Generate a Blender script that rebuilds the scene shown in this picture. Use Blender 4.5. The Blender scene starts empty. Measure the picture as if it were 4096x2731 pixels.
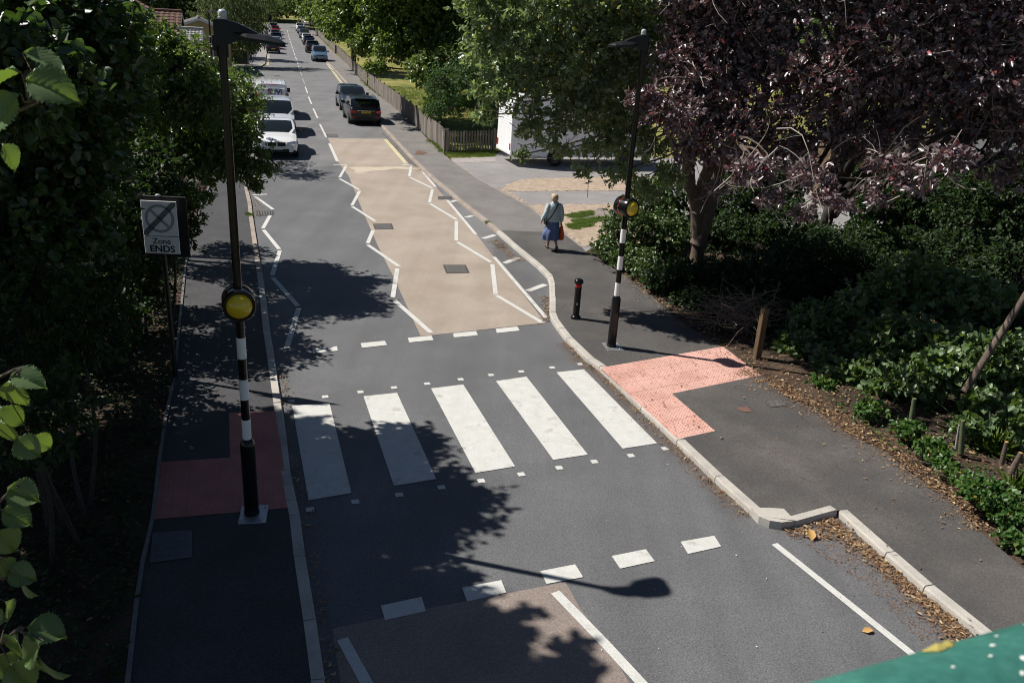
import bpy, bmesh, math, random
import numpy as np
from mathutils import Vector, Matrix
S = bpy.context.scene
COL = S.collection
R = math.radians
random.seed(4)

# ---------------------------------------------------------------- camera, sky, sun, exposure
cam_d = bpy.data.cameras.new('camera')
cam = bpy.data.objects.new('camera', cam_d)
COL.objects.link(cam)
cam_d.sensor_width = 36
cam_d.lens = 29.47
cam_d.clip_start = .05
cam_d.clip_end = 3000
PITCH, ROLL = .366045, .0609158
cam.matrix_world = (Matrix.Translation((0, 0, 6.2)) @ Matrix.Rotation(math.pi / 2 - PITCH, 4, 'X')
                    @ Matrix.Rotation(ROLL, 4, 'Z'))
cam_d.dof.use_dof = True
cam_d.dof.focus_distance = 15
cam_d.dof.aperture_fstop = 9.5
S.camera = cam

SUN_EL = 50.7
SUN_DIR = Vector((-.975, .222, 0)).normalized()        # horizontal direction towards the sun
w = bpy.data.worlds.new('World')
S.world = w
w.use_nodes = True
nt = w.node_tree
nt.nodes.clear()
bg = nt.nodes.new('ShaderNodeBackground')
wo = nt.nodes.new('ShaderNodeOutputWorld')
sky = nt.nodes.new('ShaderNodeTexSky')
sky.sky_type = 'NISHITA'
sky.sun_disc = False
sky.air_density = .65
sky.dust_density = .3
sky.sun_elevation = R(SUN_EL)
sky.sun_rotation = math.atan2(SUN_DIR.x, SUN_DIR.y)
bg.inputs[1].default_value = .05
nt.links.new(sky.outputs[0], bg.inputs[0])
nt.links.new(bg.outputs[0], wo.inputs[0])
sd = bpy.data.lights.new('sun', 'SUN')
sd.energy = 5
sd.angle = R(.53)
sd.color = (1, .96, .9)
sun = bpy.data.objects.new('sun', sd)
COL.objects.link(sun)
ce = math.cos(R(SUN_EL))
sun.rotation_euler = Vector((SUN_DIR.x * ce, SUN_DIR.y * ce, math.sin(R(SUN_EL)))).to_track_quat('Z', 'Y').to_euler()
S.view_settings.view_transform = 'Standard'
S.view_settings.look = 'None'
S.view_settings.exposure = .38
S.view_settings.gamma = 1
S.cycles.use_denoising = True
S.cycles.pixel_filter_type = 'BLACKMAN_HARRIS'
S.cycles.filter_width = 1.05
S.cycles.max_bounces = 6
S.cycles.transparent_max_bounces = 6

# ---------------------------------------------------------------- materials
MATS = {}


def mat(name, col, rough=.7, var=.12, scale=3., var2=0., scale2=60., bump=0., bscale=None, spec=.4, metal=0.,
        coat=0., col2=None, c2=(.45, .6), emit=0., island=0., trans=0., stretch=None, streak=0.):
    """procedural material: large noise and fine noise tint the colour, optional second colour in patches"""
    m = bpy.data.materials.new(name)
    MATS[name] = m
    m.use_nodes = True
    t = m.node_tree
    N, Lk = t.nodes, t.links
    b = N['Principled BSDF']
    b.inputs['Roughness'].default_value = rough
    b.inputs['Specular IOR Level'].default_value = spec
    b.inputs['Metallic'].default_value = metal
    b.inputs['Coat Weight'].default_value = coat
    b.inputs['Coat Roughness'].default_value = .05
    tc = N.new('ShaderNodeTexCoord')
    src = tc.outputs['Object']
    if stretch:
        mp = N.new('ShaderNodeMapping')
        mp.inputs['Scale'].default_value = stretch
        Lk.new(src, mp.inputs[0])
        src = mp.outputs[0]

    def noise(sc, det=4):
        n = N.new('ShaderNodeTexNoise')
        n.inputs['Scale'].default_value = sc
        n.inputs['Detail'].default_value = det
        n.inputs['Roughness'].default_value = .6
        Lk.new(src, n.inputs['Vector'])
        return n.outputs['Fac']

    def mul(colsock, fac, lo, hi, a=.3, z=.7):
        r = N.new('ShaderNodeMapRange')
        r.inputs[1].default_value = a
        r.inputs[2].default_value = z
        r.inputs[3].default_value = lo
        r.inputs[4].default_value = hi
        Lk.new(fac, r.inputs[0])
        x = N.new('ShaderNodeVectorMath')
        x.operation = 'SCALE'
        Lk.new(colsock, x.inputs[0])
        Lk.new(r.outputs[0], x.inputs['Scale'])
        return x.outputs[0]
    rgb = N.new('ShaderNodeRGB')
    rgb.outputs[0].default_value = (*col, 1)
    cs = rgb.outputs[0]
    if col2:
        mx = N.new('ShaderNodeMix')
        mx.data_type = 'RGBA'
        rp = N.new('ShaderNodeMapRange')
        rp.inputs[1].default_value, rp.inputs[2].default_value = c2
        Lk.new(noise(scale * .7, 6), rp.inputs[0])
        Lk.new(rp.outputs[0], mx.inputs[0])
        Lk.new(cs, mx.inputs[6])
        mx.inputs[7].default_value = (*col2, 1)
        cs = mx.outputs[2]
    if var:
        cs = mul(cs, noise(scale), 1 - var, 1 + var)
    if var2:
        cs = mul(cs, noise(scale2, 2), 1 - var2, 1 + var2)
    if streak:
        mp = N.new('ShaderNodeMapping')
        mp.inputs['Rotation'].default_value = (0, 0, -R(18.5))
        mp.inputs['Scale'].default_value = (1.5, .09, 1)
        Lk.new(tc.outputs['Object'], mp.inputs[0])
        sn = N.new('ShaderNodeTexNoise')
        sn.inputs['Scale'].default_value = 1.0
        sn.inputs['Detail'].default_value = 5
        Lk.new(mp.outputs[0], sn.inputs['Vector'])
        cs = mul(cs, sn.outputs['Fac'], 1 - streak, 1 + streak)
    if island:
        g = N.new('ShaderNodeNewGeometry')
        cs = mul(cs, g.outputs['Random Per Island'], 1 - island, 1 + island, 0, 1)
    Lk.new(cs, b.inputs['Base Color'])
    if bump:
        bn = N.new('ShaderNodeBump')
        bn.inputs['Strength'].default_value = min(1, bump)
        bn.inputs['Distance'].default_value = .02 * max(1, bump)
        Lk.new(noise(bscale or scale2, 3), bn.inputs['Height'])
        Lk.new(bn.outputs[0], b.inputs['Normal'])
    if emit:
        Lk.new(cs, b.inputs['Emission Color'])
        b.inputs['Emission Strength'].default_value = emit
    return m


def leaf_mat(name, col, col2, rough=.38, trans=.3, tcol=None, spec=.5, c3=None):
    """leaf: colour picked per leaf between two tones, part of the light passes through"""
    m = bpy.data.materials.new(name)
    MATS[name] = m
    m.use_nodes = True
    t = m.node_tree
    N, Lk = t.nodes, t.links
    b = N['Principled BSDF']
    out = N['Material Output']
    b.inputs['Roughness'].default_value = rough
    b.inputs['Specular IOR Level'].default_value = spec
    g = N.new('ShaderNodeNewGeometry')
    rp = N.new('ShaderNodeValToRGB')
    rp.color_ramp.elements[0].color = (*col, 1)
    rp.color_ramp.elements[1].color = (*col2, 1)
    if c3:
        rp.color_ramp.elements[1].position = .93
        e = rp.color_ramp.elements.new(.97)
        e.color = (*c3, 1)
    Lk.new(g.outputs['Random Per Island'], rp.inputs[0])
    Lk.new(rp.outputs[0], b.inputs['Base Color'])
    tr = N.new('ShaderNodeBsdfTranslucent')
    if tcol:
        tr.inputs[0].default_value = (*tcol, 1)
    else:
        Lk.new(rp.outputs[0], tr.inputs[0])
    mx = N.new('ShaderNodeMixShader')
    mx.inputs[0].default_value = trans
    Lk.new(b.outputs[0], mx.inputs[1])
    Lk.new(tr.outputs[0], mx.inputs[2])
    Lk.new(mx.outputs[0], out.inputs[0])
    return m


mat('asphalt_new', (.116, .116, .120), .72, .10, .8, .30, 45, .5, 150, spec=.4, col2=(.132, .132, .135), c2=(.45, .7), streak=.13)
mat('asphalt_old', (.165, .162, .163), .8, .10, .6, .26, 45, .4, 140, spec=.3, col2=(.145, .143, .144), c2=(.45, .6), streak=.10)
mat('pavement_tar', (.175, .163, .153), .8, .14, 1.1, .26, 45, .4, 140, spec=.3, col2=(.2, .186, .17), c2=(.5, .75))
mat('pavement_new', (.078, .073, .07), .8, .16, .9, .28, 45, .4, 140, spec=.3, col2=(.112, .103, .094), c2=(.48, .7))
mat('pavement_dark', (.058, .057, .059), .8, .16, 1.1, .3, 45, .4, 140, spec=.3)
mat('drive_tar', (.245, .232, .225), .85, .12, 1.0, .28, 45, .35, 110, spec=.25)
mat('buff', (.35, .295, .245), .85, .07, .9, .2, 50, .5, 120, spec=.2, col2=(.30, .245, .195), c2=(.42, .72), streak=.08)
mat('buff_grey', (.25, .205, .18), .85, .1, 1.2, .22, 50, .5, 120, spec=.2)
mat('road_paint', (.535, .53, .50), .7, .07, 5, .12, 60, .3, 90, spec=.3, col2=(.40, .39, .36), c2=(.58, .68))
mat('road_paint_worn', (.3, .295, .28), .8, .2, 9, .3, 60, .25, 90, spec=.3)
mat('yellow_paint', (.60, .54, .32), .7, .12, 5, .15, 80, spec=.3)
mat('kerb_stone', (.44, .41, .365), .85, .14, 2.2, .14, 70, .4, 70, spec=.25, col2=(.33, .31, .28), c2=(.5, .75))
mat('kerb_old', (.31, .26, .22), .9, .2, 2.2, .2, 70, .4, 70, spec=.25)
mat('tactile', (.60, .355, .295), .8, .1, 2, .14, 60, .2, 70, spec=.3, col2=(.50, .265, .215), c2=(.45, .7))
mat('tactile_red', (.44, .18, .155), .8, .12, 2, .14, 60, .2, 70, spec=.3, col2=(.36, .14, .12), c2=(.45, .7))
mat('tactile_joint', (.30, .16, .13), .9, .2, 8)
mat('brick_paver', (.41, .32, .24), .9, .12, 6, .14, 60, .3, 60, spec=.2, island=.15)
mat('soil', (.045, .032, .024), .95, .3, 2, .4, 30, 1, 25, spec=.2, col2=(.075, .05, .034))
mat('gravel', (.33, .3, .28), .9, .2, 8, .5, 45, 1, 45, spec=.2)
mat('lawn', (.15, .16, .04), .95, .22, .5, .4, 20, 1, 14, spec=.15, col2=(.27, .23, .08))
mat('ground_far', (.12, .13, .045), .95, .3, .2, .3, 6, spec=.15, col2=(.2, .17, .07))
mat('black_metal', (.009, .009, .010), .42, .1, 5, spec=.35)
mat('black_gloss', (.006, .006, .007), .24, .1, 5, spec=.3, coat=.12)
mat('black_plastic', (.016, .016, .017), .55, .1, 5)
mat('white_gloss', (.8, .8, .8), .35, .03, 5, .03, 40)
mat('steel', (.45, .46, .47), .45, .15, 12, metal=.8)
mat('iron_worn', (.2, .19, .18), .5, .2, 9, .2, 90, metal=.3)
mat('iron', (.085, .078, .072), .6, .2, 9, .2, 90, metal=.3)
mat('timber_grey', (.19, .165, .14), .85, .25, 3, .2, 40, .4, 40, island=.4, stretch=(6, 6, .7))
mat('timber_dark', (.12, .075, .04), .85, .25, 3, .2, 40, .4, 40, stretch=(6, 6, .7))
mat('glass', (.012, .016, .018), .06, 0, 1, spec=.6, coat=.4)
mat('rubber', (.016, .016, .016), .8, .1, 6)
mat('wheel_alloy', (.42, .42, .43), .35, .05, 6, metal=.8)
mat('chrome', (.7, .7, .71), .15, .03, 6, metal=1)
mat('headlamp', (.62, .64, .66), .1, .1, 9, spec=.7, coat=.6)
mat('tail_red', (.38, .012, .012), .18, .1, 9, spec=.6, coat=.5)
mat('plate_white', (.72, .72, .68), .4, .02, 5)
mat('plate_yellow', (.75, .52, .05), .4, .02, 5)
mat('ink', (.01, .01, .01), .6, 0, 1)


# ---------------------------------------------------------------- helpers
def zt(Y):
    return 1.43e-4 * max(0, Y - 100) ** 2


class MB:
    """collects shapes; build() links them as one mesh object"""
    def __init__(s):
        s.v = []
        s.f = []
        s.m = []
        s.mi = 0

    def add(s, vs, fs):
        o = len(s.v)
        s.v += [tuple(p) for p in vs]
        s.f += [tuple(i + o for i in f) for f in fs]
        s.m += [s.mi] * len(fs)
        return s

    def box(s, c, d, rz=0., bev=0., rx=0., ry=0.):
        x, y, z = d[0] / 2, d[1] / 2, d[2] / 2
        M = Matrix.Translation(c) @ Matrix.Rotation(rz, 4, 'Z') @ Matrix.Rotation(ry, 4, 'Y') @ Matrix.Rotation(rx, 4, 'X')
        if bev:
            b = min(bev, x * .9, y * .9, z * .9)
            vs, idx = [], {}
            for sx in (-1, 1):
                for sy in (-1, 1):
                    for sz in (-1, 1):
                        for k, q in enumerate(((x - b, y - b, z), (x - b, y, z - b), (x, y - b, z - b))):
                            idx[sx, sy, sz, k] = len(vs)
                            vs.append(M @ Vector((sx * q[0], sy * q[1], sz * q[2])))
            fs = []
            for sg in (-1, 1):
                def qd(*k):
                    return [idx[i] for i in (k if sg > 0 else k[::-1])]
                fs.append(qd((-1, -1, sg, 0), (1, -1, sg, 0), (1, 1, sg, 0), (-1, 1, sg, 0)))
                fs.append(qd((-1, sg, -1, 1), (-1, sg, 1, 1), (1, sg, 1, 1), (1, sg, -1, 1)))
                fs.append(qd((sg, -1, -1, 2), (sg, 1, -1, 2), (sg, 1, 1, 2), (sg, -1, 1, 2)))
            for a in (-1, 1):
                for c_ in (-1, 1):
                    fs.append([idx[-1, a, c_, 0], idx[1, a, c_, 0], idx[1, a, c_, 1], idx[-1, a, c_, 1]])
                    fs.append([idx[a, -1, c_, 0], idx[a, 1, c_, 0], idx[a, 1, c_, 2], idx[a, -1, c_, 2]])
                    fs.append([idx[a, c_, -1, 1], idx[a, c_, 1, 1], idx[a, c_, 1, 2], idx[a, c_, -1, 2]])
                    for e in (-1, 1):
                        fs.append([idx[a, c_, e, 0], idx[a, c_, e, 1], idx[a, c_, e, 2]])
            return s.add(vs, fs)
        vs = [M @ Vector((i * x, j * y, k * z)) for i in (-1, 1) for j in (-1, 1) for k in (-1, 1)]
        return s.add(vs, [(0, 1, 3, 2), (4, 6, 7, 5), (0, 4, 5, 1), (2, 3, 7, 6), (0, 2, 6, 4), (1, 5, 7, 3)])

    def tube(s, pts, rad, n=8, cap=True):
        pts = [Vector(p) for p in pts]
        if not hasattr(rad, '__len__'):
            rad = [rad] * len(pts)
        vs, fs = [], []
        ref = None
        for i, p in enumerate(pts):
            d = (pts[min(i + 1, len(pts) - 1)] - pts[max(i - 1, 0)]).normalized()
            if ref is None:
                ref = Vector((1, 0, 0)) if abs(d.x) < .8 else Vector((0, 1, 0))
            a = (ref - d * ref.dot(d)).normalized()
            ref = a
            b = d.cross(a)
            for k in range(n):
                t = 2 * math.pi * k / n
                vs.append(p + (a * math.cos(t) + b * math.sin(t)) * rad[i])
        for i in range(len(pts) - 1):
            for k in range(n):
                k2 = (k + 1) % n
                fs.append((i * n + k, i * n + k2, (i + 1) * n + k2, (i + 1) * n + k))
        if cap:
            fs.append(tuple(range(n))[::-1])
            fs.append(tuple((len(pts) - 1) * n + k for k in range(n)))
        return s.add(vs, fs)

    def lathe(s, prof, n=16, c=(0, 0, 0), axis='Z', cap=True):
        """prof: (radius, height) pairs"""
        vs, fs = [], []
        for r, h in prof:
            for k in range(n):
                t = 2 * math.pi * k / n
                q = (r * math.cos(t), r * math.sin(t), h)
                if axis == 'Y':
                    q = (q[0], q[2], q[1])
                if axis == 'X':
                    q = (q[2], q[0], q[1])
                vs.append((q[0] + c[0], q[1] + c[1], q[2] + c[2]))
        for i in range(len(prof) - 1):
            for k in range(n):
                k2 = (k + 1) % n
                fs.append((i * n + k, i * n + k2, (i + 1) * n + k2, (i + 1) * n + k))
        if cap:
            if prof[0][0] > 1e-4:
                fs.append(tuple(range(n))[::-1])
            if prof[-1][0] > 1e-4:
                fs.append(tuple((len(prof) - 1) * n + k for k in range(n)))
        return s.add(vs, fs)

    def prism(s, poly, z0, z1):
        n = len(poly)
        ar = sum(poly[i][0] * poly[(i + 1) % n][1] - poly[(i + 1) % n][0] * poly[i][1] for i in range(n))
        if ar < 0:
            poly = poly[::-1]
        vs = [(p[0], p[1], z0) for p in poly] + [(p[0], p[1], z1) for p in poly]
        fs = [tuple(range(n))[::-1], tuple(range(n, 2 * n))]
        fs += [(i, (i + 1) % n, n + (i + 1) % n, n + i) for i in range(n)]
        return s.add(vs, fs)

    def sheet(s, poly, z):
        n = len(poly)
        ar = sum(poly[i][0] * poly[(i + 1) % n][1] - poly[(i + 1) % n][0] * poly[i][1] for i in range(n))
        if ar < 0:
            poly = poly[::-1]
        return s.add([(p[0], p[1], z + zt(p[1])) for p in poly], [tuple(range(n))])

    def line(s, a, b, wd, z, n=1):
        a, b = Vector(a), Vector(b)
        d = (b - a).normalized()
        q = Vector((-d.y, d.x)) * wd / 2
        for i in range(n):
            p0, p1 = a.lerp(b, i / n), a.lerp(b, (i + 1) / n)
            s.sheet([p0 - q, p1 - q, p1 + q, p0 + q], z)
        return s

    def build(s, name, m=None, parent=None, smooth=False, mats=None):
        me = bpy.data.meshes.new(name)
        me.from_pydata(s.v, [], s.f)
        for x in (mats or [m]):
            me.materials.append(MATS[x] if isinstance(x, str) else x)
        if mats:
            me.polygons.foreach_set('material_index', s.m)
        if smooth:
            me.polygons.foreach_set('use_smooth', [True] * len(s.f))
            me.set_sharp_from_angle(angle=R(smooth if smooth > 1 else 40))
        o = bpy.data.objects.new(name, me)
        COL.objects.link(o)
        if parent:
            o.parent = parent
        return o


def tag(o, label, cat, group=None):
    o['label'] = label
    o['category'] = cat
    if group:
        o['group'] = group
    return o


def thing(name, label, cat, loc=(0, 0, 0), rz=0., group=None):
    o = bpy.data.objects.new(name, None)
    o.empty_display_size = .2
    COL.objects.link(o)
    o.location = loc
    o.rotation_euler = (0, 0, rz)
    return tag(o, label, cat, group)


def struct(o, kind='structure'):
    o['kind'] = kind
    return o


def text_mesh(name, txt, size, m, parent, M, ext=.002, off=0., sx=1.):
    cu = bpy.data.curves.new('lettering', 'FONT')
    cu.body = txt
    cu.size = size
    cu.extrude = ext
    cu.offset = off
    cu.align_x = 'CENTER'
    cu.align_y = 'CENTER'
    o = bpy.data.objects.new('lettering', cu)
    COL.objects.link(o)
    bpy.context.view_layer.update()
    me = bpy.data.meshes.new_from_object(o.evaluated_get(bpy.context.evaluated_depsgraph_get()))
    bpy.data.objects.remove(o)
    bpy.data.curves.remove(cu)
    me.materials.clear()
    me.materials.append(MATS[m])
    me.transform(M @ Matrix.Diagonal((sx, 1, 1, 1)))
    r = bpy.data.objects.new(name, me)
    COL.objects.link(r)
    r.parent = parent
    return r


def smoothline(pts, n=6):
    """Catmull-Rom through the points"""
    P = [Vector(p) for p in pts]
    P = [P[0] * 2 - P[1]] + P + [P[-1] * 2 - P[-2]]
    out = []
    for i in range(1, len(P) - 2):
        a, b, c, d = P[i - 1:i + 3]
        for k in range(n):
            t = k / n
            out.append(.5 * ((2 * b) + (c - a) * t + (2 * a - 5 * b + 4 * c - d) * t * t + (3 * b - a - 3 * c + d) * t ** 3))
    return out + [P[-2]]


# ---------------------------------------------------------------- ground, road, pavements
def densify(a, b, step=8):
    a, b = Vector(a), Vector(b)
    n = max(1, int((b - a).length / step))
    return [a.lerp(b, i / n) for i in range(n)]


def dens(pl, step=8):
    out = []
    for i in range(len(pl) - 1):
        out += densify(pl[i], pl[i + 1], step)
    return out + [Vector(pl[-1])]


g = MB()
ys = [-40, 0, 40, 80] + list(range(100, 260, 10)) + [320, 400, 600, 900]
xs = [-600, -300, -150, -60, 0, 60, 150, 300, 600]
for i in range(len(ys) - 1):
    for j in range(len(xs) - 1):
        g.add([(x, y, zt(min(y, 260)) - .03) for x, y in ((xs[j], ys[i]), (xs[j + 1], ys[i]), (xs[j + 1], ys[i + 1]), (xs[j], ys[i + 1]))], [(0, 1, 2, 3)])
struct(g.build('ground', 'ground_far'))

# kerb lines along the carriageway (road edge), far to near
FAR_R = (-56.845,212.581)
KR_FAR = [FAR_R, (-22.563,100.153), (-15.443,75.120), (-7.880,47.939), (-5.506,39.803), (-4.151,35.363), (-3.301,32.757), (-2.703,31.103), (-2.075,29.230), (-1.083,26.557), (-0.693,25.362)]
KR_NEAR = [(-0.693,25.362), (0.019,23.233), (0.551,21.710), (0.811,20.778), (0.848,20.256), (0.831,19.029), (0.802,17.926), (0.853,17.427), (0.977,16.872), (1.119,16.306), (1.503,15.214), (1.696,14.871), (2.286,13.167), (2.714,11.979), (3.103,10.875), (3.450,9.984)]
KR_RET = [(3.508,9.808), (3.737,9.718), (3.978,9.775), (4.668,10.140)]
KR_BAY = [(4.668,10.140), (4.946,9.176), (5.150,8.510), (5.480,7.656), (4.2, 5.0), (5.0, 2.5), (6.2, -2)]
KL = [(-22.661,74.319), (-16.986,54.534), (-12.889,40.247), (-10.667,32.390), (-9.600,29.344), (-8.903,27.453), (-8.197,25.370), (-7.013,21.976), (-6.229,19.745), (-5.555,17.783), (-4.904,15.841), (-4.436,14.528), (-4.229,13.934), (-3.751,12.561), (-3.399,11.536), (-3.030,10.406), (-2.742,9.651), (-2.607,9.306), (-2.317,8.438), (-1.921,7.330), (-1.627,6.474), (-1.35, 4.9), (-.4, 2), (.8, -2)]
# main carriageway: old grey asphalt from the near joint to the far end, new dark asphalt in front
lf = [(-62.023,204.467), (-57.644,191.142), (-34.977,117.477), (-29.735,99.135)]
old = MB()
R_in = dens(KR_FAR, 6)
L_in = dens([lf[0], lf[2], lf[3]], 6) + dens(KL[:7], 6)
n = 60


def samp(pl, n):
    L = [0]
    for i in range(1, len(pl)):
        L.append(L[-1] + (Vector(pl[i]) - Vector(pl[i - 1])).length)
    out = []
    for k in range(n + 1):
        t = L[-1] * k / n
        i = max(j for j in range(len(L)) if L[j] <= t + 1e-9)
        if i >= len(pl) - 1:
            out.append(Vector(pl[-1]))
            continue
        u = (t - L[i]) / max(1e-9, L[i + 1] - L[i])
        out.append(Vector(pl[i]).lerp(Vector(pl[i + 1]), u))
    return out


def strip(mb, a, b, z, n=60):
    A, B = samp(a, n), samp(b, n)
    for i in range(n):
        mb.add([(p.x, p.y, z + zt(p.y)) for p in (A[i], B[i], B[i + 1], A[i + 1])], [(0, 1, 2, 3)])


# the carriageway runs under both kerbs
def shift(pl, d):
    pl = [Vector(p) for p in pl]
    out = []
    for i, p in enumerate(pl):
        t = (pl[min(i + 1, len(pl) - 1)] - pl[max(i - 1, 0)]).normalized()
        out.append(p + Vector((-t.y, t.x)) * d)
    return out


strip(old, L_in, shift(R_in, 0), 0, 80)
# cross road at the far end and side road on the left
old.sheet([(-68.607,198.796), (-62.023,204.467), (-56.845,212.581), (-51.102,223.538), (-52.632,230.263), (-59.060,220.928), (-64.455,212.557), (-69.496,201.400)], -.004)
old.sheet([(-28.020,92.818), (-22.531,74.435), (-26.952,67.016), (-31.238,77.886)], -.004)
struct(old.build('road', 'asphalt_old'))
new = MB()
ro = [(-12.037,32.944), (-9.263,34.667), (-7.709,35.598), (-6.934,33.535), (-5.256,27.552), (-3.953,23.045), (-3.010,19.972), (-1.886,16.136), (0.719,17.403)] + KR_NEAR[6:] + KR_RET + KR_BAY + KL[3:][::-1][:-1]
new.sheet(ro, .004)
struct(new.build('road_new_surface', 'asphalt_new'))
bay = MB()
und = MB()
und.sheet([(-4.397,36.318), (-4.151,35.363), (-3.301,32.757), (-2.703,31.103), (-2.075,29.230), (-1.083,26.557), (-0.693,25.362), (0.019,23.233), (0.551,21.710), (0.811,20.778), (0.802,17.926), (-0.672,22.695), (-1.288,25.131), (-2.615,29.863), (-4.190,35.424)], .002)
struct(und.build('road_bay_surface', 'asphalt_old'))
bay.sheet([(-0.690,25.284), (0.019,23.233), (0.551,21.710), (0.811,20.778), (0.848,20.256), (0.831,19.029), (0.802,17.926), (0.853,17.427), (0.719,17.403), (-0.672,22.695)], .0045)
struct(bay.build('road_bay_patch', 'asphalt_new'))
buff = MB()
buff.sheet([(-10.021,43.514), (-7.318,44.527), (-4.985,37.030), (-4.397,36.318), (-4.190,35.424), (-2.615,29.863), (-1.288,25.131), (-0.672,22.695), (0.719,17.423), (-1.886,16.136), (-3.010,19.972), (-3.953,23.045), (-5.256,27.552), (-6.934,33.535), (-8.077,36.762)], .008)
struct(buff.build('road_buff_surface', 'buff'))
sp_ = MB()
sp_.sheet([(-7.274,35.291), (-7.068,35.601), (-6.211,35.842), (-5.320,36.373), (-4.414,36.193), (-4.429,35.797), (-5.421,35.743), (-5.726,35.246), (-6.344,34.795), (-6.517,34.218), (-6.862,34.240), (-6.901,34.818)], .0105)
struct(sp_.build('road_sand_patch', mat('sand', (.46, .39, .3), .9, .1, 3, .2, 60)))
b2 = MB()
b2.sheet([(-1.735,7.248), (-0.852,7.636), (0.106,8.018), (0.807,8.298), (0.963,7.819), (1.129,7.451), (1.280,7.058), (1.429,6.638), (-.15, 4.8), (.95, 1.5), (-.1, 1.5), (-1.15, 4.8), (-1.482,6.486), (-1.663,7.006)], .008)
struct(b2.build('road_buff_band', 'buff_grey'))

# kerbs: stones with a bevelled road edge, joints every .9 m
def kerb(name, pl, side, m, h=.105, wd=.14, step=.92):
    mb = MB()
    pl = [Vector(p) for p in pl]
    P = []
    for i in range(len(pl) - 1):
        P += densify(pl[i], pl[i + 1], step if (pl[i].y < 60) else 8)
    P.append(pl[-1])
    Q = shift(P, side * wd)
    B = shift(P, side * .022)
    for i in range(len(P) - 1):
        e = .008 / max(.05, (P[i + 1] - P[i]).length)
        dz = random.uniform(-.003, .003)
        rows = []
        for t in (e, 1 - e):
            p, q, b = P[i].lerp(P[i + 1], t), Q[i].lerp(Q[i + 1], t), B[i].lerp(B[i + 1], t)
            z0 = zt(p.y)
            rows.append([(p.x, p.y, z0 - .02), (p.x + (b.x - p.x) * .25, p.y + (b.y - p.y) * .25, z0 + h - .03 + dz), (b.x, b.y, z0 + h + dz), (q.x, q.y, z0 + h + dz), (q.x, q.y, z0 - .02)])
        vs = rows[0] + rows[1]
        k = 5
        fs = [(j, j + k, j + k + 1, j + 1) for j in range(4)] + [(0, 1, 2, 3, 4), (9, 8, 7, 6, 5)]
        if side < 0:
            pass
        mb.add(vs, fs)
    return struct(mb.build(name, m))


kerb('kerb_right_far', KR_FAR, 1, 'kerb_old')
kerb('kerb_right', KR_NEAR, 1, 'kerb_stone')
kerb('kerb_bay_return', KR_RET[2:], 1, 'kerb_stone')
kerb('kerb_bay', KR_BAY, 1, 'kerb_stone')
kerb('kerb_left', KL[8:], -1, 'kerb_stone', .062)
kerb('kerb_left_old', KL[:9], -1, 'kerb_old', .062)
kerb('kerb_left_far', [(-38.650,130.364), (-34.997,117.448), (-30.175,100.651), (-29.063,96.868), (-28.475,93.846), (-28.385,90.469), (-28.893,87.667), (-29.381,83.133)], -1, 'kerb_old')
q = MB()
q.prism([(3.427,10.036), (3.483,9.827), (3.607,9.736), (3.759,9.710), (3.978,9.775), (3.963,9.759), (3.884,10.063), (3.692,10.063)], -.02, .125)
struct(q.build('kerb_corner_block', 'kerb_stone'))

# pavements
PZ = .1
PZL = .058
pr = MB()
back_r = [(-3.260,38.432), (-1.811,34.152), (-0.740,31.638), (0.374,29.068), (0.841,27.380), (1.392,25.644), (1.860,24.020), (1.969,23.406), (2.645,21.998), (3.012,20.651), (3.350,19.518), (3.708,17.907), (4.285,16.509), (4.428,16.339), (4.815,14.908), (5.047,13.899), (5.432,13.474), (5.624,12.667), (6.069,12.011), (6.173,11.384), (6.474,10.650), (6.477,9.823), (7.3, 5.6), (9, -2)]
front_r = [Vector(p) for p in shift(KR_NEAR, .13) + shift(KR_RET[2:], .13)[:-1] + shift(KR_BAY, .13)]
i0 = (-4.151,35.363)
pr.sheet([i0] + shift(KR_FAR, .13)[6:] + front_r[1:] + back_r[::-1] + [(-3.811,38.884)], PZ)
struct(pr.build('pavement_right', 'pavement_tar'))
pn_ = MB()
pn_.sheet(front_r + back_r[5:][::-1], PZ + .003)
struct(pn_.build('pavement_new_surface', 'pavement_new'))
pf = MB()
strip(pf, shift(KR_FAR[:6], .13), [(-50.526,206.915), (-44.550,184.331), (-22.670,108.552), (-13.827,75.042), (-10.657,65.035), (-7.191,53.137), (-4.336,41.841), (-3.251,38.324)], PZ - .003, 60)
struct(pf.build('pavement_right_far', 'pavement_tar'))
pl_ = MB()
back_l = [(-23.487,72.478), (-17.551,53.135), (-13.725,39.134), (-10.213,26.440), (-9.079,22.640), (-8.215,19.963), (-6.750,15.850), (-5.805,13.214), (-5.352,11.735), (-4.906,10.432), (-4.396,9.005), (-4.134,8.098), (-3.868,7.321), (-3.463,6.218), (-3.2, 4.5), (-2, -2)]
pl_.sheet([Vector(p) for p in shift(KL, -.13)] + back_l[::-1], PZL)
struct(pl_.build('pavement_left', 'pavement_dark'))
pe = MB()
for i in range(len(back_l) - 3):
    pe.line(back_l[i], back_l[i + 1], .05, PZL + .03)
struct(pe.build('pavement_edging', 'iron_worn'))
plf = MB()
plf.sheet([(-40.781,137.635), (-34.496,115.669), (-29.502,98.236), (-28.163,92.583), (-28.100,89.341), (-28.577,86.713), (-29.051,82.207), (-31.069,87.999), (-30.869,91.421), (-30.997,94.989), (-33.209,103.721), (-37.947,120.150), (-45.983,147.681), (-47.814,156.544)], PZ)
struct(plf.build('pavement_left_far', 'drive_tar'))
pln = MB()
pln.sheet([(-25.771,69.627), (-23.571,72.740), (-22.456,73.231), (-17.233,51.992), (-13.813,39.095), (-16.654,42.603), (-28.518,62.286)], PZ)
struct(pln.build('pavement_side_road', 'drive_tar'))

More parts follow.
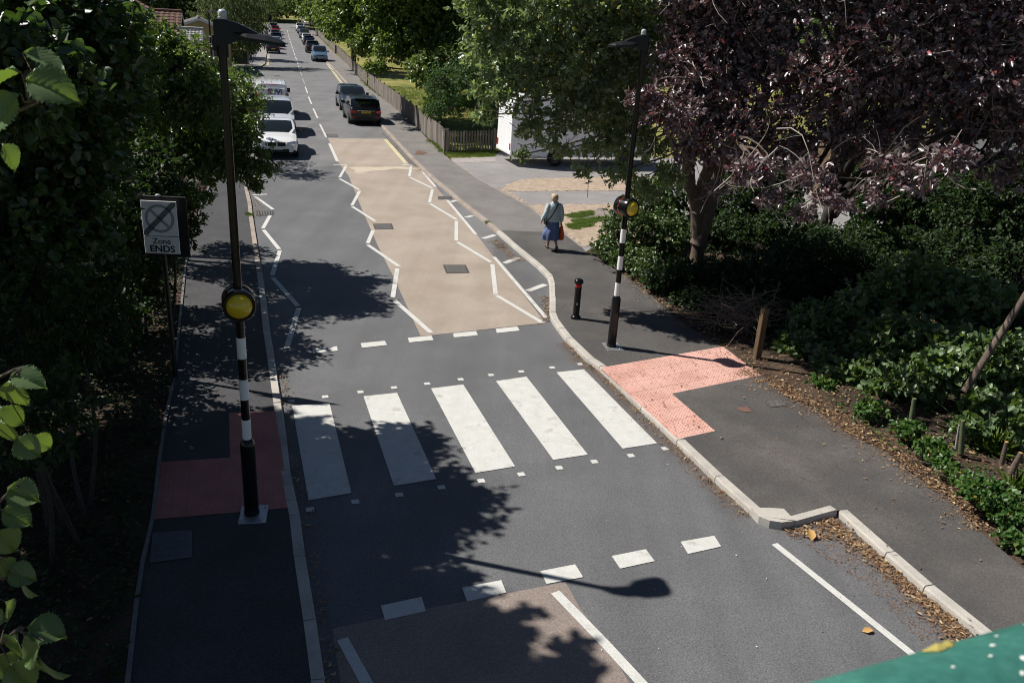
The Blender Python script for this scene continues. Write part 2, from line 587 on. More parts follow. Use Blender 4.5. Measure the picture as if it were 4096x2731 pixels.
# driveway with brick bands
dr = MB()
dr.sheet(back_r[:7] + [(1.954,23.461), (4.287,28.554), (22, 27), (30, 33), (30, 46), (10, 46), (-0.511,43.385), (-2.140,39.143)], PZ - .004)
struct(dr.build('driveway', 'drive_tar'))


def clipcvx(poly, cl):
    """Sutherland-Hodgman: poly clipped by the convex polygon cl"""
    n = len(cl)
    ar = sum(cl[i][0] * cl[(i + 1) % n][1] - cl[(i + 1) % n][0] * cl[i][1] for i in range(n))
    if ar < 0:
        cl = cl[::-1]
    for i in range(n):
        a, b = Vector(cl[i]), Vector(cl[(i + 1) % n])
        e = b - a
        out = []
        for j in range(len(poly)):
            p, q_ = poly[j], poly[(j + 1) % len(poly)]
            dp, dq = e.x * (p.y - a.y) - e.y * (p.x - a.x), e.x * (q_.y - a.y) - e.y * (q_.x - a.x)
            if dp >= 0:
                out.append(p)
            if dp * dq < 0:
                out.append(p.lerp(q_, dp / (dp - dq)))
        poly = out
        if len(poly) < 3:
            return None
    return poly


def inside(p, poly):
    r = False
    for i in range(len(poly)):
        a, b = poly[i], poly[i - 1]
        if (a[1] > p[1]) != (b[1] > p[1]) and p[0] < (b[0] - a[0]) * (p[1] - a[1]) / (b[1] - a[1]) + a[0]:
            r = not r
    return r


def herringbone(polys, z):
    """.2 x .1 m blocks laid in a herringbone inside the polygons"""
    mb = MB()
    xs_ = [p[0] for P_ in polys for p in P_]
    ys_ = [p[1] for P_ in polys for p in P_]
    x0, y0 = min(xs_), min(ys_)
    a = R(20)
    ca, sa = math.cos(a), math.sin(a)
    nx = int((max(xs_) - x0 + max(ys_) - y0) / .21) + 4
    w_ = .105
    for i in range(-nx * 2, nx * 2):
        for j in range(-nx * 2, nx * 2):
            r_ = (i - j) % 4
            if r_ not in (0, 3):
                continue
            bw, bh = (2 * w_, w_) if r_ == 0 else (w_, 2 * w_)
            bx, by = i * w_, j * w_
            cx = Vector((x0 + (bx + bw / 2) * ca - (by + bh / 2) * sa, y0 + (bx + bw / 2) * sa + (by + bh / 2) * ca))
            if not any(inside(cx, P_) for P_ in polys):
                continue
            qd = [(bx + .005, by + .005), (bx + bw - .005, by + .005), (bx + bw - .005, by + bh - .005), (bx + .005, by + bh - .005)]
            dz = random.uniform(0, .002)
            mb.add([(x0 + x * ca - y * sa, y0 + x * sa + y * ca, z + dz) for x, y in qd], [(0, 1, 2, 3)])
    return mb


band1 = [(-0.749,31.891), (-0.711,32.558), (-0.592,33.279), (-0.303,34.028), (0.476,34.885), (2.379,35.820), (4.648,36.707), (6.461,37.666), (5.910,34.034), (4.239,33.415), (-0.261,31.868), (-0.478,31.798), (0.374,29.546), (1.850,30.073), (3.516,30.615), (5.507,31.372), (5.241,29.618), (3.335,29.671), (2.873,29.580), (1.503,28.150), (2.118,26.796), (2.476,27.167), (3.007,27.976), (4.539,27.817), (3.746,24.860), (1.917,24.033), (1.397,25.764), (0.843,27.534), (0.374,29.197)]
base = MB()
base.sheet(band1, PZ + .0005)
struct(base.build('driveway_paver_joints', 'asphalt_new'))
struct(herringbone([band1], PZ + .004).build('driveway_brick_paving', 'brick_paver'))
ed = MB()
for i in range(6):
    ed.line(back_r[i], back_r[i + 1], .07, PZ + .006)
struct(ed.build('driveway_edging', 'kerb_old'))
soilbed = MB()
soilbed.sheet([(1.501,28.090), (2.480,29.146), (3.331,29.626), (3.218,28.390), (2.482,27.261), (2.122,26.869)], PZ + .002)
struct(soilbed.build('planting_bed', mat('bed_earth', (.24, .205, .17), .95, .25, 6, .4, 40, 1, 40)))

# verges and lawns
vl = MB()
vl.sheet([(-60, -4)] + [(-2.03, -2)] + back_l[::-1][1:] + [(-60, 60)], PZL + .01)
struct(vl.build('verge_left', 'soil'))
vr = MB()
vr.sheet(back_r[6:] + [(40, -4), (40, 30), (22, 27), (4.287,28.554)], PZ - .006)
struct(vr.build('verge_right', 'soil'))
lw = MB()
lawn_edge = [(-44.746,185.146), (-35.957,155.681), (-22.670,108.552), (-13.951,76.044), (-9.928,62.463), (-7.153,52.860), (-5.078,45.091), (-3.718,40.324), (-1.451,41.790)]
A_ = samp(lawn_edge, 40)
for i in range(40):
    p, q_ = A_[i], A_[i + 1]
    lw.add([(p.x, p.y, .1 + zt(p.y)), (q_.x, q_.y, .1 + zt(q_.y)), (q_.x + 60, q_.y + 10, .1 + zt(q_.y + 10)), (p.x + 60, p.y + 10, .1 + zt(p.y + 10))], [(0, 1, 2, 3)])
struct(lw.build('park_lawn', 'lawn'))
gs = MB()
gs.sheet([(-3.718,40.324), (-1.451,41.790), (-1.331,40.116), (-3.329,38.832)], PZ + .003)
struct(gs.build('grass_strip', 'lawn'))
gv = MB()
gv.sheet([(-3.329,38.832), (-1.331,40.116), (-1.225,38.717), (-2.980,37.585)], PZ + .003)
struct(gv.build('gravel_patch', 'gravel'))
lfv = MB()
lfv.sheet([(-30.933,95.656), (-33.105,103.868), (-37.868,120.270), (-44.442,142.688), (-50.048,156.942), (-46.747,138.873), (-37.764,109.398), (-31.026,91.228)], PZ + .006)
yF = (-64.499,222.263)[1]
for i in range(8):
    for j in range(10):
        x0, y0 = -190 + j * 20, yF + i * 9
        lfv.add([(x, y, zt(min(y, 260)) + .06) for x, y in ((x0, y0), (x0 + 20, y0), (x0 + 20, y0 + 9), (x0, y0 + 9))], [(0, 1, 2, 3)])
struct(lfv.build('grass_verge_far', 'lawn'))

# tactile paving with blisters
def blisters(polys, name, u, v, o, PZ, m='tactile'):
    mb = MB()
    for P_ in polys:
        mb.sheet(P_, PZ + .005)
    u, v, o = Vector(u), Vector(v), Vector(o)
    dom = MB()
    for i in range(-80, 80):
        for j in range(-80, 80):
            p = o + u * (i * .0667 + .033) + v * (j * .0667 + .033)
            if any(inside(p, P_) for P_ in polys):
                dom.lathe([(.017, 0), (.014, .0065), (.0, .009)], 6, (p.x, p.y, PZ + .005), cap=False)
    mb.mi = 0
    mb.add(dom.v, dom.f)
    # tile joints
    jn = MB()
    for i in range(-14, 14):
        for a, b in ((u, v), (v, u)):
            base_ = o + a * (i * .4)
            run = None
            for k in range(-120, 121):
                p = base_ + b * (k * .05)
                ins = any(inside(p, P_) for P_ in polys)
                if ins and run is None:
                    run = p
                if not ins and run is not None:
                    if (p - run).length > .12:
                        jn.line(run, p - b * .05, .0045, PZ + .0065)
                    run = None
    struct(mb.build(name, m))
    struct(jn.build(name + '_joints', 'tactile_joint'))


d_ = Vector((-.323, .946))
e_ = Vector((.946, .323))
TR = [(1.705,14.786), (4.387,16.357), (4.815,14.908), (2.922,13.785), (3.417,12.380), (2.735,12.015)]
TL = [(-4.463,12.050), (-3.766,12.211), (-3.262,10.822), (-2.787,9.434), (-4.398,8.979), (-4.873,10.398), (-3.973,10.636)]
vt = (Vector(TR[0]) - Vector(TR[5])).normalized()
ut = (Vector(TR[1]) - Vector(TR[0])).normalized()
blisters([TR], 'tactile_paving_right', ut, vt, TR[0], PZ)
vt = (Vector(TL[2]) - Vector(TL[3])).normalized()
ut = (Vector(TL[3]) - Vector(TL[4])).normalized()
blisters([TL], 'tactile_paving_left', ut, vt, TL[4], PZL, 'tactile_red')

# ---------------------------------------------------------------- painted markings
mk = MB()
Z1 = .0125
for s_ in ([(-3.582,12.546), (-3.000,12.731), (-2.078,9.971), (-2.604,9.720)], [(-2.494,13.084), (-1.949,13.309), (-0.962,10.479), (-1.529,10.220)], [(-1.385,13.578), (-0.831,13.833), (0.159,10.980), (-0.415,10.718)],
           [(-0.250,14.077), (0.308,14.364), (1.274,11.482), (0.736,11.250)], [(0.877,14.659), (1.412,14.891), (2.417,12.000), (1.840,11.751)]):
    mk.sheet(s_, Z1)
struct(mk.build('zebra_stripes', 'road_paint'))
mk = MB()
for s_ in ([(-3.871,15.106), (-3.432,15.301), (-3.368,15.076), (-3.803,14.862)], [(-3.014,15.538), (-2.564,15.750), (-2.482,15.527), (-2.938,15.294)], [(-2.132,15.988), (-1.674,16.200), (-1.600,15.957), (-2.067,15.740)],
           [(-1.244,16.410), (-0.775,16.639), (-0.718,16.384), (-1.198,16.176)], [(-0.365,16.842), (0.095,17.067), (0.151,16.820), (-0.330,16.588)],
           [(-1.285,7.668), (-0.852,7.863), (-0.774,7.620), (-1.199,7.434)], [(-0.405,8.069), (0.045,8.256), (0.110,8.031), (-0.328,7.826)], [(0.509,8.476), (0.940,8.655), (1.026,8.410), (0.583,8.237)],
           [(1.409,8.874), (1.863,9.066), (1.943,8.822), (1.492,8.624)], [(2.342,9.279), (2.817,9.468), (2.858,9.227), (2.393,9.018)]):
    mk.sheet(s_, Z1)
struct(mk.build('give_way_lines', 'road_paint'))
mk = MB()
for p in ((-3.645,12.724), (-3.130,12.974), (-2.579,13.253), (-2.035,13.519), (-1.478,13.774), (-0.896,14.058), (-0.350,14.344), (0.208,14.597), (0.800,14.882), (1.350,15.144),
          (-2.532,9.502), (-1.982,9.758), (-1.423,10.001), (-0.866,10.262), (-0.321,10.506), (0.252,10.760), (0.816,11.021), (1.360,11.274), (1.947,11.538), (2.519,11.838)):
    p = Vector(p)
    mk.line(p - d_ * .052, p + d_ * .052, .105, Z1)
struct(mk.build('crossing_studs', 'road_paint'))
mk = MB()
for a, b in (((-9.126,28.537), (-7.997,26.760)), ((-7.844,25.899), (-7.571,24.222)), ((-7.497,24.049), (-6.480,22.071)), ((-6.422,21.924), (-5.975,19.668)), ((-5.911,19.487), (-4.782,17.525)), ((-4.730,17.388), (-4.352,15.026)),
             ((-7.471,35.687), (-7.172,33.002)), ((-7.112,32.719), (-5.966,30.799)), ((-5.918,30.608), (-5.701,28.081)), ((-5.659,27.921), (-4.547,26.007)), ((-4.403,24.816), (-4.284,23.257)), ((-4.253,23.091), (-3.068,21.128)), ((-3.083,20.910), (-2.834,18.540)), ((-2.781,18.358), (-1.700,16.375)),
             ((-4.837,36.676), (-4.583,34.185)), ((-4.533,33.955), (-3.412,31.991)), ((-3.366,31.729), (-3.209,29.336)), ((-3.157,29.116), (-2.041,26.910)), ((-2.036,26.734), (-1.827,24.184)), ((-1.777,24.015), (-0.699,22.061)), ((-0.657,21.858), (-0.462,19.245)), ((-0.429,19.156), (0.632,17.437))):
    mk.line(a, b, .11, Z1)
for a, b in (((-9.296,28.779), (-8.862,29.024)), ((-8.004,35.685), (-7.473,35.885)), ((-5.264,36.801), (-4.787,36.899))):
    mk.line(a, b, .14, Z1 + .001)
struct(mk.build('zigzag_lines', 'road_paint'))
mk = MB()
for a, b in (((-4.229,35.486), (-3.309,32.275)), ((-2.638,29.938), (-1.310,25.106)), ((-0.639,22.622), (0.731,17.758)), ((3.585,9.363), (4.121,8.286)), ((4.121,8.286), (4.585,7.347)), ((4.585,7.347), (4.801,6.909))):
    mk.line(a, b, .1, Z1)
for a, b in (((-2.485,29.633), (-2.310,29.929)), ((-1.774,27.321), (-1.569,27.632)), ((-1.051,24.618), (-0.722,25.159)), ((-0.343,22.034), (0.027,22.696)), ((0.315,19.668), (0.753,20.302))):
    mk.line(a, b, .17, Z1)
struct(mk.build('bay_lines', 'road_paint'))
mk = MB()
for a, b, wd in (((-25.556,97.340), (-23.931,91.791), .1), ((-18.392,72.054), (-16.875,66.739), .1), ((-16.122,63.990), (-14.665,59.025), .1), ((-13.934,56.470), (-12.463,51.515), .1), ((-11.684,48.793), (-10.180,43.819), .1), ((-9.523,41.649), (-8.060,36.685), .13),
                 ((0.680,8.095), (1.207,7.257), .12), ((1.207,7.257), (1.553,6.671), .12), ((-1.595,7.102), (-1.209,6.467), .12),
                 ((-52.262,191.236), (-50.002,183.133), .1), ((-48.043,176.129), (-46.570,170.871), .1), ((-45.910,168.734), (-44.498,163.713), .1), ((-43.884,161.644), (-42.522,156.874), .1), ((-41.825,154.505), (-40.280,149.081), .1), ((-39.566,146.577), (-38.074,141.370), .1), ((-37.341,138.783), (-35.874,133.704), .1),
                 ((-35.242,131.525), (-33.528,125.541), .1), ((-32.871,123.221), (-31.226,117.443), .1), ((-30.444,114.692), (-28.704,108.633), .1), ((-28.013,106.158), (-26.356,100.355), .1)):
    mk.line(a, b, wd, Z1)
struct(mk.build('centre_lines', 'road_paint'))
mk = MB()
for a, b in (((-23.150,88.850), (-21.682,83.852)), ((-20.704,80.208), (-19.091,74.658))):
    mk.line(a, b, .1, Z1)
for a, b, nn in (((-28.353,92.426), (-25.866,83.663), 7), ((-28.145,93.236), (-23.012,75.485), 14)):
    a, b = Vector(a), Vector(b)
    for k in range(nn):
        mk.line(a.lerp(b, k / nn), a.lerp(b, (k + .6) / nn), .2, Z1)
struct(mk.build('worn_lines', 'road_paint_worn'))
mk = MB()
for a, b in (((-24.088,104.658), (-15.672,74.291)), ((-23.959,104.815), (-15.572,74.373)), ((-7.276,44.367), (-5.152,37.133)), ((-7.188,44.408), (-5.057,37.169)), ((-10.162,31.896), (-9.220,29.048)), ((-10.073,31.927), (-9.118,29.080)), ((-34.322,115.736), (-28.539,95.712)), ((-34.221,115.879), (-28.428,95.848))):
    mk.line(a, b, .075, Z1, 3)
struct(mk.build('yellow_lines', 'yellow_paint'))


# ---------------------------------------------------------------- crossing columns with beacons
mat('white_sleeve', (.78, .78, .77), .4, .04, 6)
mat('globe_yellow', (.66, .48, .02), .22, .05, 4, spec=.5, coat=.4)
mat('led_orange', (1, .12, .01), .4, 0, 1, emit=.8)
mat('lens_clear', (.5, .52, .53), .12, .1, 20, spec=.8, coat=.5)
mat('sign_white', (.88, .89, .9), .42, .03, 4)
mat('sign_grey', (.34, .36, .39), .5, .03, 4)


def beacon(loc, face, arm, label, led):
    t = thing('beacon_column', label, 'crossing beacon', (*loc, PZ if loc[0] > 0 else PZL), 0, 'beacon columns at the zebra crossing')
    p = MB()
    p.box((.03, -.02, .006), (.34, .42, .012), .2, .004)
    bp = p.build('base_plate', 'steel', t)
    b = MB()
    for x, y in ((-.1, -.19), (.16, -.15), (-.11, .13), (.14, .15)):
        b.lathe([(.017, .012), (.017, .026), (.009, .03)], 6, (x, y, 0))
    b.build('bolts', 'steel', bp)
    s_ = MB()
    s_.lathe([(.098, .008), (.098, .05), (.09, .055), (.09, 1.0), (.086, 1.03), (.06, 1.085), (.055, 1.09)], 24)
    sl = s_.build('sleeve', 'black_gloss', t, smooth=True)
    d = MB()
    d.box((0, -.089, .55), (.1, .012, .42), 0, .005)
    d.build('access_door', 'black_gloss', sl)
    q = MB()
    q.lathe([(.052, 1.08), (.051, 2.5), (.046, 4.2), (.042, 5.75)], 20)
    q.build('pole', 'black_gloss', t, smooth=True)
    for k in range(3):
        z = 1.092 + k * .54
        wb = MB()
        wb.lathe([(.0525, z), (.0545, z + .002), (.0545, z + .268), (.0525, z + .27)], 20)
        wb.build('white_band', 'white_sleeve', t, smooth=True)
    # beacon head: black drum lying along the traffic, amber globe showing at both ends
    zc = 2.875
    f = Vector((face[0], face[1], 0)).normalized()
    an = math.atan2(f.y, f.x)
    rot = Matrix.Translation((0, 0, zc)) @ Matrix.Rotation(an, 4, 'Z')
    h = MB()
    h.lathe([(.152, -.17), (.18, -.17), (.186, -.16), (.186, -.07), (.174, -.06), (.174, .06), (.186, .07), (.186, .16), (.18, .17), (.156, .17), (.156, .1)], 36, axis='X', cap=False)
    h.lathe([(.156, -.1), (.152, -.17)], 36, axis='X', cap=False)
    for i in range(-3, 4):
        h.tube([(-.17, i * .012, .182), (.17, i * .012, .182)], .004, 5)
    h.v = [tuple(rot @ Vector(v)) for v in h.v]
    hd = h.build('shroud', 'black_gloss', t, smooth=True)
    gl = MB()
    n = 10
    prof = [((.155) * math.cos(math.pi / 2 * k / n), .12 + .135 * math.sin(math.pi / 2 * k / n)) for k in range(n + 1)]
    prof = [(r, -z) for r, z in prof[::-1]] + prof
    gl.lathe(prof, 32, axis='X')
    gl.v = [tuple(rot @ Vector(v)) for v in gl.v]
    gl.build('globe', 'globe_yellow', t, smooth=60)
    ld = MB()
    for i in range(44):
        a = 2 * math.pi * i / 44
        for x in (-.05,):
            c = rot @ Vector((x, .176 * math.cos(a), .176 * math.sin(a)))
            ld.box(c, (.006, .006, .006), an)
    ld.build('led_ring', led, hd)
    # lantern at the top
    a = Vector((arm[0], arm[1], 0)).normalized()
    M = Matrix.Translation((0, 0, 5.72)) @ Matrix.Rotation(math.atan2(a.y, a.x), 4, 'Z')
    br = MB()
    secs = [(-.075, .0, .235, .06), (-.06, -.01, .25, .068), (.05, .0, .25, .07), (.16, .05, .225, .075), (.26, .09, .185, .09), (.36, .11, .14, .1)]
    for i in range(len(secs) - 1):
        (x0, l0, h0, w0), (x1, l1, h1, w1) = secs[i], secs[i + 1]
        vs = [(x0, -w0, l0), (x0, w0, l0), (x0, w0 * .8, h0), (x0, -w0 * .8, h0), (x1, -w1, l1), (x1, w1, l1), (x1, w1 * .8, h1), (x1, -w1 * .8, h1)]
        fs = [(0, 1, 5, 4), (1, 2, 6, 5), (2, 3, 7, 6), (3, 0, 4, 7)]
        if i == 0:
            fs.append((3, 2, 1, 0))
        if i == len(secs) - 2:
            fs.append((4, 5, 6, 7))
        br.add(vs, fs)
    br.lathe([(.06, -.12), (.06, .02)], 16)
    br.box((-.07, 0, .02), (.06, .05, .16), 0, .01)
    br.v = [tuple(M @ Vector(v)) for v in br.v]
    hs = br.build('lantern_bracket', 'black_metal', t)
    lp = MB()
    prof = [(.13, .085, .14, .10), (.25, .055, .135, .165), (.45, .035, .12, .185), (.58, .02, .085, .18), (.64, .015, .05, .11)]
    for i in range(len(prof) - 1):
        (x0, l0, h0, w0), (x1, l1, h1, w1) = prof[i], prof[i + 1]
        vs = [(x0, -w0, l0), (x0, w0, l0), (x0, w0, l0 + .035), (x0, w0 * .5, h0), (x0, -w0 * .5, h0), (x0, -w0, l0 + .035),
              (x1, -w1, l1), (x1, w1, l1), (x1, w1, l1 + .035), (x1, w1 * .5, h1), (x1, -w1 * .5, h1), (x1, -w1, l1 + .035)]
        lp.add(vs, [(j, (j + 1) % 6, 6 + (j + 1) % 6, 6 + j) for j in range(6)] + ([tuple(range(6))[::-1]] if i == 0 else []) + ([tuple(range(6, 12))] if i == len(prof) - 2 else []))
    lp.v = [tuple(M @ Vector(v)) for v in lp.v]
    lh = lp.build('lamp_head', 'black_metal', t)
    st = MB()
    st.box((.33, -.162, .062), (.07, .006, .02), 0, 0, 0, .1)
    st.v = [tuple(M @ Vector(v)) for v in st.v]
    st.build('maker_plate', 'sign_white', lh)
    pc = MB()
    pc.lathe([(.045, .25), (.05, .262), (.05, .275), (.044, .278), (.048, .295), (.046, .325), (.03, .345), (0, .352)], 18, (0.02, 0, 0))
    pc.v = [tuple(M @ Vector(v)) for v in pc.v]
    pc.build('photocell', 'lens_clear', t, smooth=True)
    bt = MB()
    for z in (.0, .07):
        bt.tube([(-.13, 0, z), (-.09, 0, z)], .008, 6)
    bt.v = [tuple(M @ Vector(v)) for v in bt.v]
    bt.build('set_screws', 'steel', hs)
    return t


beacon((-3.221,9.250), (.36, -.93), (.97, .25), 'tall black crossing post standing in shade with its amber globe facing us and white bands', mat('led_off', (.06, .02, .012), .4, 0, 1))
beacon((2.028,15.972), (.62, -.78), (-.97, -.25), 'tall black crossing post beside the bollard with its amber globe turned aside', 'led_orange')

# ---------------------------------------------------------------- sign
sp = (-5.791,13.236)
t = thing('zone_sign', 'white zone ends sign with crossed grey roundel on a thin black post', 'road sign', (*sp, .1), R(4))
p = MB()
p.lathe([(.04, 0), (.038, 2.2), (.038, 3.05)], 14, (0, 0, 0))
p.build('post', 'black_metal', t, smooth=True)
b = MB()
b.box((.06, .03, 2.64), (.72, .018, 1.0), 0, .006)
bb = b.build('backing_board', 'black_plastic', t)
lamp = MB()
lamp.lathe([(.035, 3.13), (.045, 3.14), (.04, 3.16), (.0, 3.175)], 12, (-.02, .03, 0))
lamp.build('top_light', 'steel', bb, smooth=True)
u = MB()
u.box((0, -.035, 2.785), (.56, .012, .575), 0, .006)
pn = u.build('sign_panel', 'sign_white', t)
l_ = MB()
l_.box((0, -.035, 2.345), (.56, .012, .285), 0, .006)
pz = l_.build('text_panel', 'sign_white', t)
rg = MB()
yy = -.0435
for k in range(48):
    a0, a1 = 2 * math.pi * k / 48, 2 * math.pi * (k + 1) / 48
    rg.add([(r * math.cos(a), yy, 2.785 + r * math.sin(a)) for r, a in ((.232, a0), (.232, a1), (.187, a1), (.187, a0))], [(3, 2, 1, 0)])
w_ = .045 / 2 / math.sqrt(2)
rg.add([(-.135 - w_, yy, 2.785 + .135 - w_), (-.135 + w_, yy, 2.785 + .135 + w_), (.135 + w_, yy, 2.785 - .135 + w_), (.135 - w_, yy, 2.785 - .135 - w_)], [(0, 1, 2, 3)])
rg.build('roundel', 'sign_grey', pn)
bs = MB()
for k in range(5):
    o = (k - 2) * .024
    a = Vector((-.272 + max(0, o) * 1, 2.785 - .282 + max(0, -o)))
    e = Vector((.272 + min(0, o), 2.785 + .282 - max(0, o)))
    a = Vector((-.27 + max(0, o), 2.505 + max(0, -o)))
    e = Vector((.27 + min(0, o), 3.065 - max(0, o)))
    dd = (e - a).normalized()
    nn = Vector((-dd.y, dd.x)) * .0055
    bs.add([((a - nn).x, yy - .002, (a - nn).y), ((e - nn).x, yy - .002, (e - nn).y), ((e + nn).x, yy - .002, (e + nn).y), ((a + nn).x, yy - .002, (a + nn).y)], [(0, 1, 2, 3)])
bs.build('diagonal_bars', 'ink', pn)
RX = Matrix.Rotation(math.pi / 2, 4, 'X')
text_mesh('lettering', 'Zone', .135, 'ink', pz, Matrix.Translation((0, -.042, 2.408)) @ RX, off=.001)
text_mesh('lettering', 'ENDS', .15, 'ink', pz, Matrix.Translation((0, -.042, 2.28)) @ RX, off=.0035, sx=1.08)

# ---------------------------------------------------------------- bollard and posts
t = thing('bollard', 'black bollard with a red band below its domed cap', 'bollard', (*(1.377,17.581), .1))
p = MB()
p.lathe([(.115, 0), (.115, .035), (.1, .06), (.085, .075), (.075, .08), (.075, .70), (.082, .705), (.082, .725), (.072, .73)], 24)
p.build('shaft', 'black_gloss', t, smooth=True)
p = MB()
p.lathe([(.0725, .728), (.0735, .73), (.0735, .80), (.0725, .802)], 24)
p.build('red_band', mat('red_band', (.5, .02, .02), .4, .05, 5), t, smooth=True)
p = MB()
p.lathe([(.072, .80), (.085, .805), (.1, .825), (.104, .85), (.098, .88), (.075, .905), (.04, .92), (0, .924)], 24)
p.build('cap', 'black_gloss', t, smooth=True)
p = MB()
p.box((.0, -.0755, .36), (.03, .004, .05))
p.build('label_plate', 'steel', t)


def post(loc, h, wd, m, label, rz=0., plate=False):
    t = thing('timber_post', label, 'post', (*loc, .09), rz, 'short timber posts by the paths')
    p = MB()
    p.box((0, 0, h / 2 - .05), (wd, wd, h + .1), 0, .008)
    p.build('shaft', m, t)
    p = MB()
    p.add([(x * wd * .5, y * wd * .5, h) for x, y in ((-1, -1), (1, -1), (1, 1), (-1, 1))] + [(0, 0, h + .035)], [(0, 1, 4), (1, 2, 4), (2, 3, 4), (3, 0, 4)])
    p.build('weathered_top', m, t)
    if plate:
        p = MB()
        p.box((-.03, -wd / 2 - .004, h * .62), (.06, .008, .06))
        p.build('reflector', 'sign_white', t)
    return t


post((4.961,15.822), 1.08, .13, 'timber_dark', 'brown wooden post at the end of the sunlit pink paving', .3)
post((-7.870,17.046), .95, .15, 'timber_dark', 'wooden post with a small white reflector in the shade behind the sign', .2, True)
post((-7.242,15.057), .95, .15, 'timber_dark', 'bare wooden post in deep shade left of the sign post', .1)

# ---------------------------------------------------------------- iron covers in the ground
def cover(name, quad, z, label, m='iron', nx=10, ny=8, grate=False, group=None):
    q = [Vector(p) for p in quad]
    c = sum(q, Vector((0, 0))) / 4
    q = [p - c for p in q]
    t = thing(name, label, 'drain grate' if grate else 'manhole cover', (c.x, c.y, z), 0, group)
    f = MB()

    def at(u, v):
        return q[0].lerp(q[1], u).lerp(q[3].lerp(q[2], u), v)
    e = .07
    out = [at(0, 0), at(1, 0), at(1, 1), at(0, 1)]
    inn = [at(e, e), at(1 - e, e), at(1 - e, 1 - e), at(e, 1 - e)]
    for i in range(4):
        j = (i + 1) % 4
        f.add([(*out[i], .003), (*out[j], .003), (*inn[j], .003), (*inn[i], .003)], [(0, 1, 2, 3)])
    f.build('frame', m, t)
    l_ = MB()
    l_.add([(*p, -.001 if grate else .001) for p in inn], [(0, 1, 2, 3)])
    pl = l_.build('sump' if grate else 'plate', 'ink' if grate else m, t)
    r = MB()
    for i in range(nx):
        if grate:
            a0, a1 = e + (1 - 2 * e) * (i + .25) / nx, e + (1 - 2 * e) * (i + .75) / nx
            r.add([(*at(a0, e), .004), (*at(a1, e), .004), (*at(a1, 1 - e), .004), (*at(a0, 1 - e), .004)], [(0, 1, 2, 3)])
        else:
            for j in range(ny):
                u, v = e + (1 - 2 * e) * (i + .5) / nx, e + (1 - 2 * e) * (j + .5) / ny
                du, dv = .3 * (1 - 2 * e) / nx, .3 * (1 - 2 * e) / ny
                if (i + j) % 2:
                    du *= .6
                r.add([(*at(u - du, v - dv), .007), (*at(u + du, v - dv), .007), (*at(u + du, v + dv), .007), (*at(u - du, v + dv), .007),
                       (*at(u - du * 1.3, v - dv * 1.3), .001), (*at(u + du * 1.3, v - dv * 1.3), .001), (*at(u + du * 1.3, v + dv * 1.3), .001), (*at(u - du * 1.3, v + dv * 1.3), .001)],
                      [(0, 1, 2, 3), (4, 5, 1, 0), (5, 6, 2, 1), (6, 7, 3, 2), (7, 4, 0, 3)])
    r.build('bars' if grate else 'tread_pattern', 'iron_worn' if m == 'iron' else m, t if grate else pl)
    return t


cover('manhole_cover', ((-4.364,24.905), (-3.818,25.107), (-3.999,25.816), (-4.560,25.624)), .012, 'iron manhole cover touching the zigzag line on the edge of the buff surface')
cover('manhole_cover', ((-1.799,20.741), (-1.206,20.911), (-1.358,21.641), (-1.961,21.506)), .012, 'iron manhole cover in the middle of the buff surface', nx=12, ny=10)
cover('manhole_cover', ((-2.956,29.895), (-2.474,30.124), (-2.550,30.661), (-3.031,30.455)), .012, 'small round worn cover beside the kerb of the parking bay')
cover('manhole_cover', ((-10.187,44.033), (-9.671,44.276), (-9.946,45.213), (-10.471,44.961)), .01, 'iron cover in the grey asphalt behind the black estate car', nx=12, ny=6)
cover('manhole_cover', ((-23.508,80.909), (-23.108,81.299), (-23.439,82.429), (-23.823,82.048)), .01, 'distant dark cover in the mouth of the side road')
cover('manhole_cover', ((-4.051,8.101), (-3.621,8.258), (-3.824,8.794), (-4.271,8.696)), PZL + .008, 'grey chamber cover set in the shaded left pavement', mat('cover_grey', (.12, .125, .135), .55, .1, 5, metal=.3), 16, 4)
cover('manhole_cover', ((4.035,13.201), (4.221,13.189), (4.186,13.415), (3.975,13.330)), .108, 'small rusty cover in the right pavement near the pink paving', mat('rust', (.16, .09, .065), .7, .2, 12), 4, 3)
cover('manhole_cover', ((4.594,13.433), (4.951,13.562), (4.903,13.878), (4.554,13.665)), .108, 'rough grey stopcock patch by the leaf litter right of the pink paving', 'iron', 7, 6)
cover('manhole_cover', ((-5.048,39.274), (-4.624,39.447), (-4.557,40.148), (-5.072,40.627)), .106, 'brown stony cover in the pavement before the picket fence corner', 'rust', 8, 6)
cover('drain_grate', ((-8.254,25.784), (-7.762,25.944), (-7.927,26.549), (-8.406,26.389)), .012, 'iron drain grate by the left kerb among brown leaves', 'iron', 9, 1, True)
cover('drain_grate', ((-0.579,23.583), (-0.300,23.667), (-0.431,24.201), (-0.719,24.095)), .012, 'iron drain grate by the right kerb of the parking bay', 'iron', 7, 1, True)

# ---------------------------------------------------------------- green handrail of the footbridge the picture is taken from
mat('rail_green', (.035, .14, .11), .45, .12, 14, .15, 90, spec=.4, col2=(.06, .2, .16))
mat('lichen', (.33, .28, .075), .9, .25, 60)
mat('droppings', (.62, .64, .6), .8, .1, 60)
t = thing('bridge_handrail', 'flaking green painted handrail of the footbridge with yellow lichen', 'handrail', (.26, .51, 4.65), math.atan2(.38, .925))
p = MB()
p.tube([(-2.2, -.045, 1.068), (2.6, -.045, 1.068)], .055, 32)
p.v = [(x, -.045 + (y + .045) * 1.0, z) for x, y, z in p.v]
p.build('rail', 'rail_green', t, smooth=True)
for x in (-2, -.75, .95, 2.4):
    p = MB()
    p.box((x, -.045, .5), (.05, .05, 1.04), 0, .005)
    p.build('rail_post', 'rail_green', t)
p = MB()
p.box((.2, -.1, -.02), (4.8, .25, .12), 0, .01)
p.build('deck_edge', 'rail_green', t)


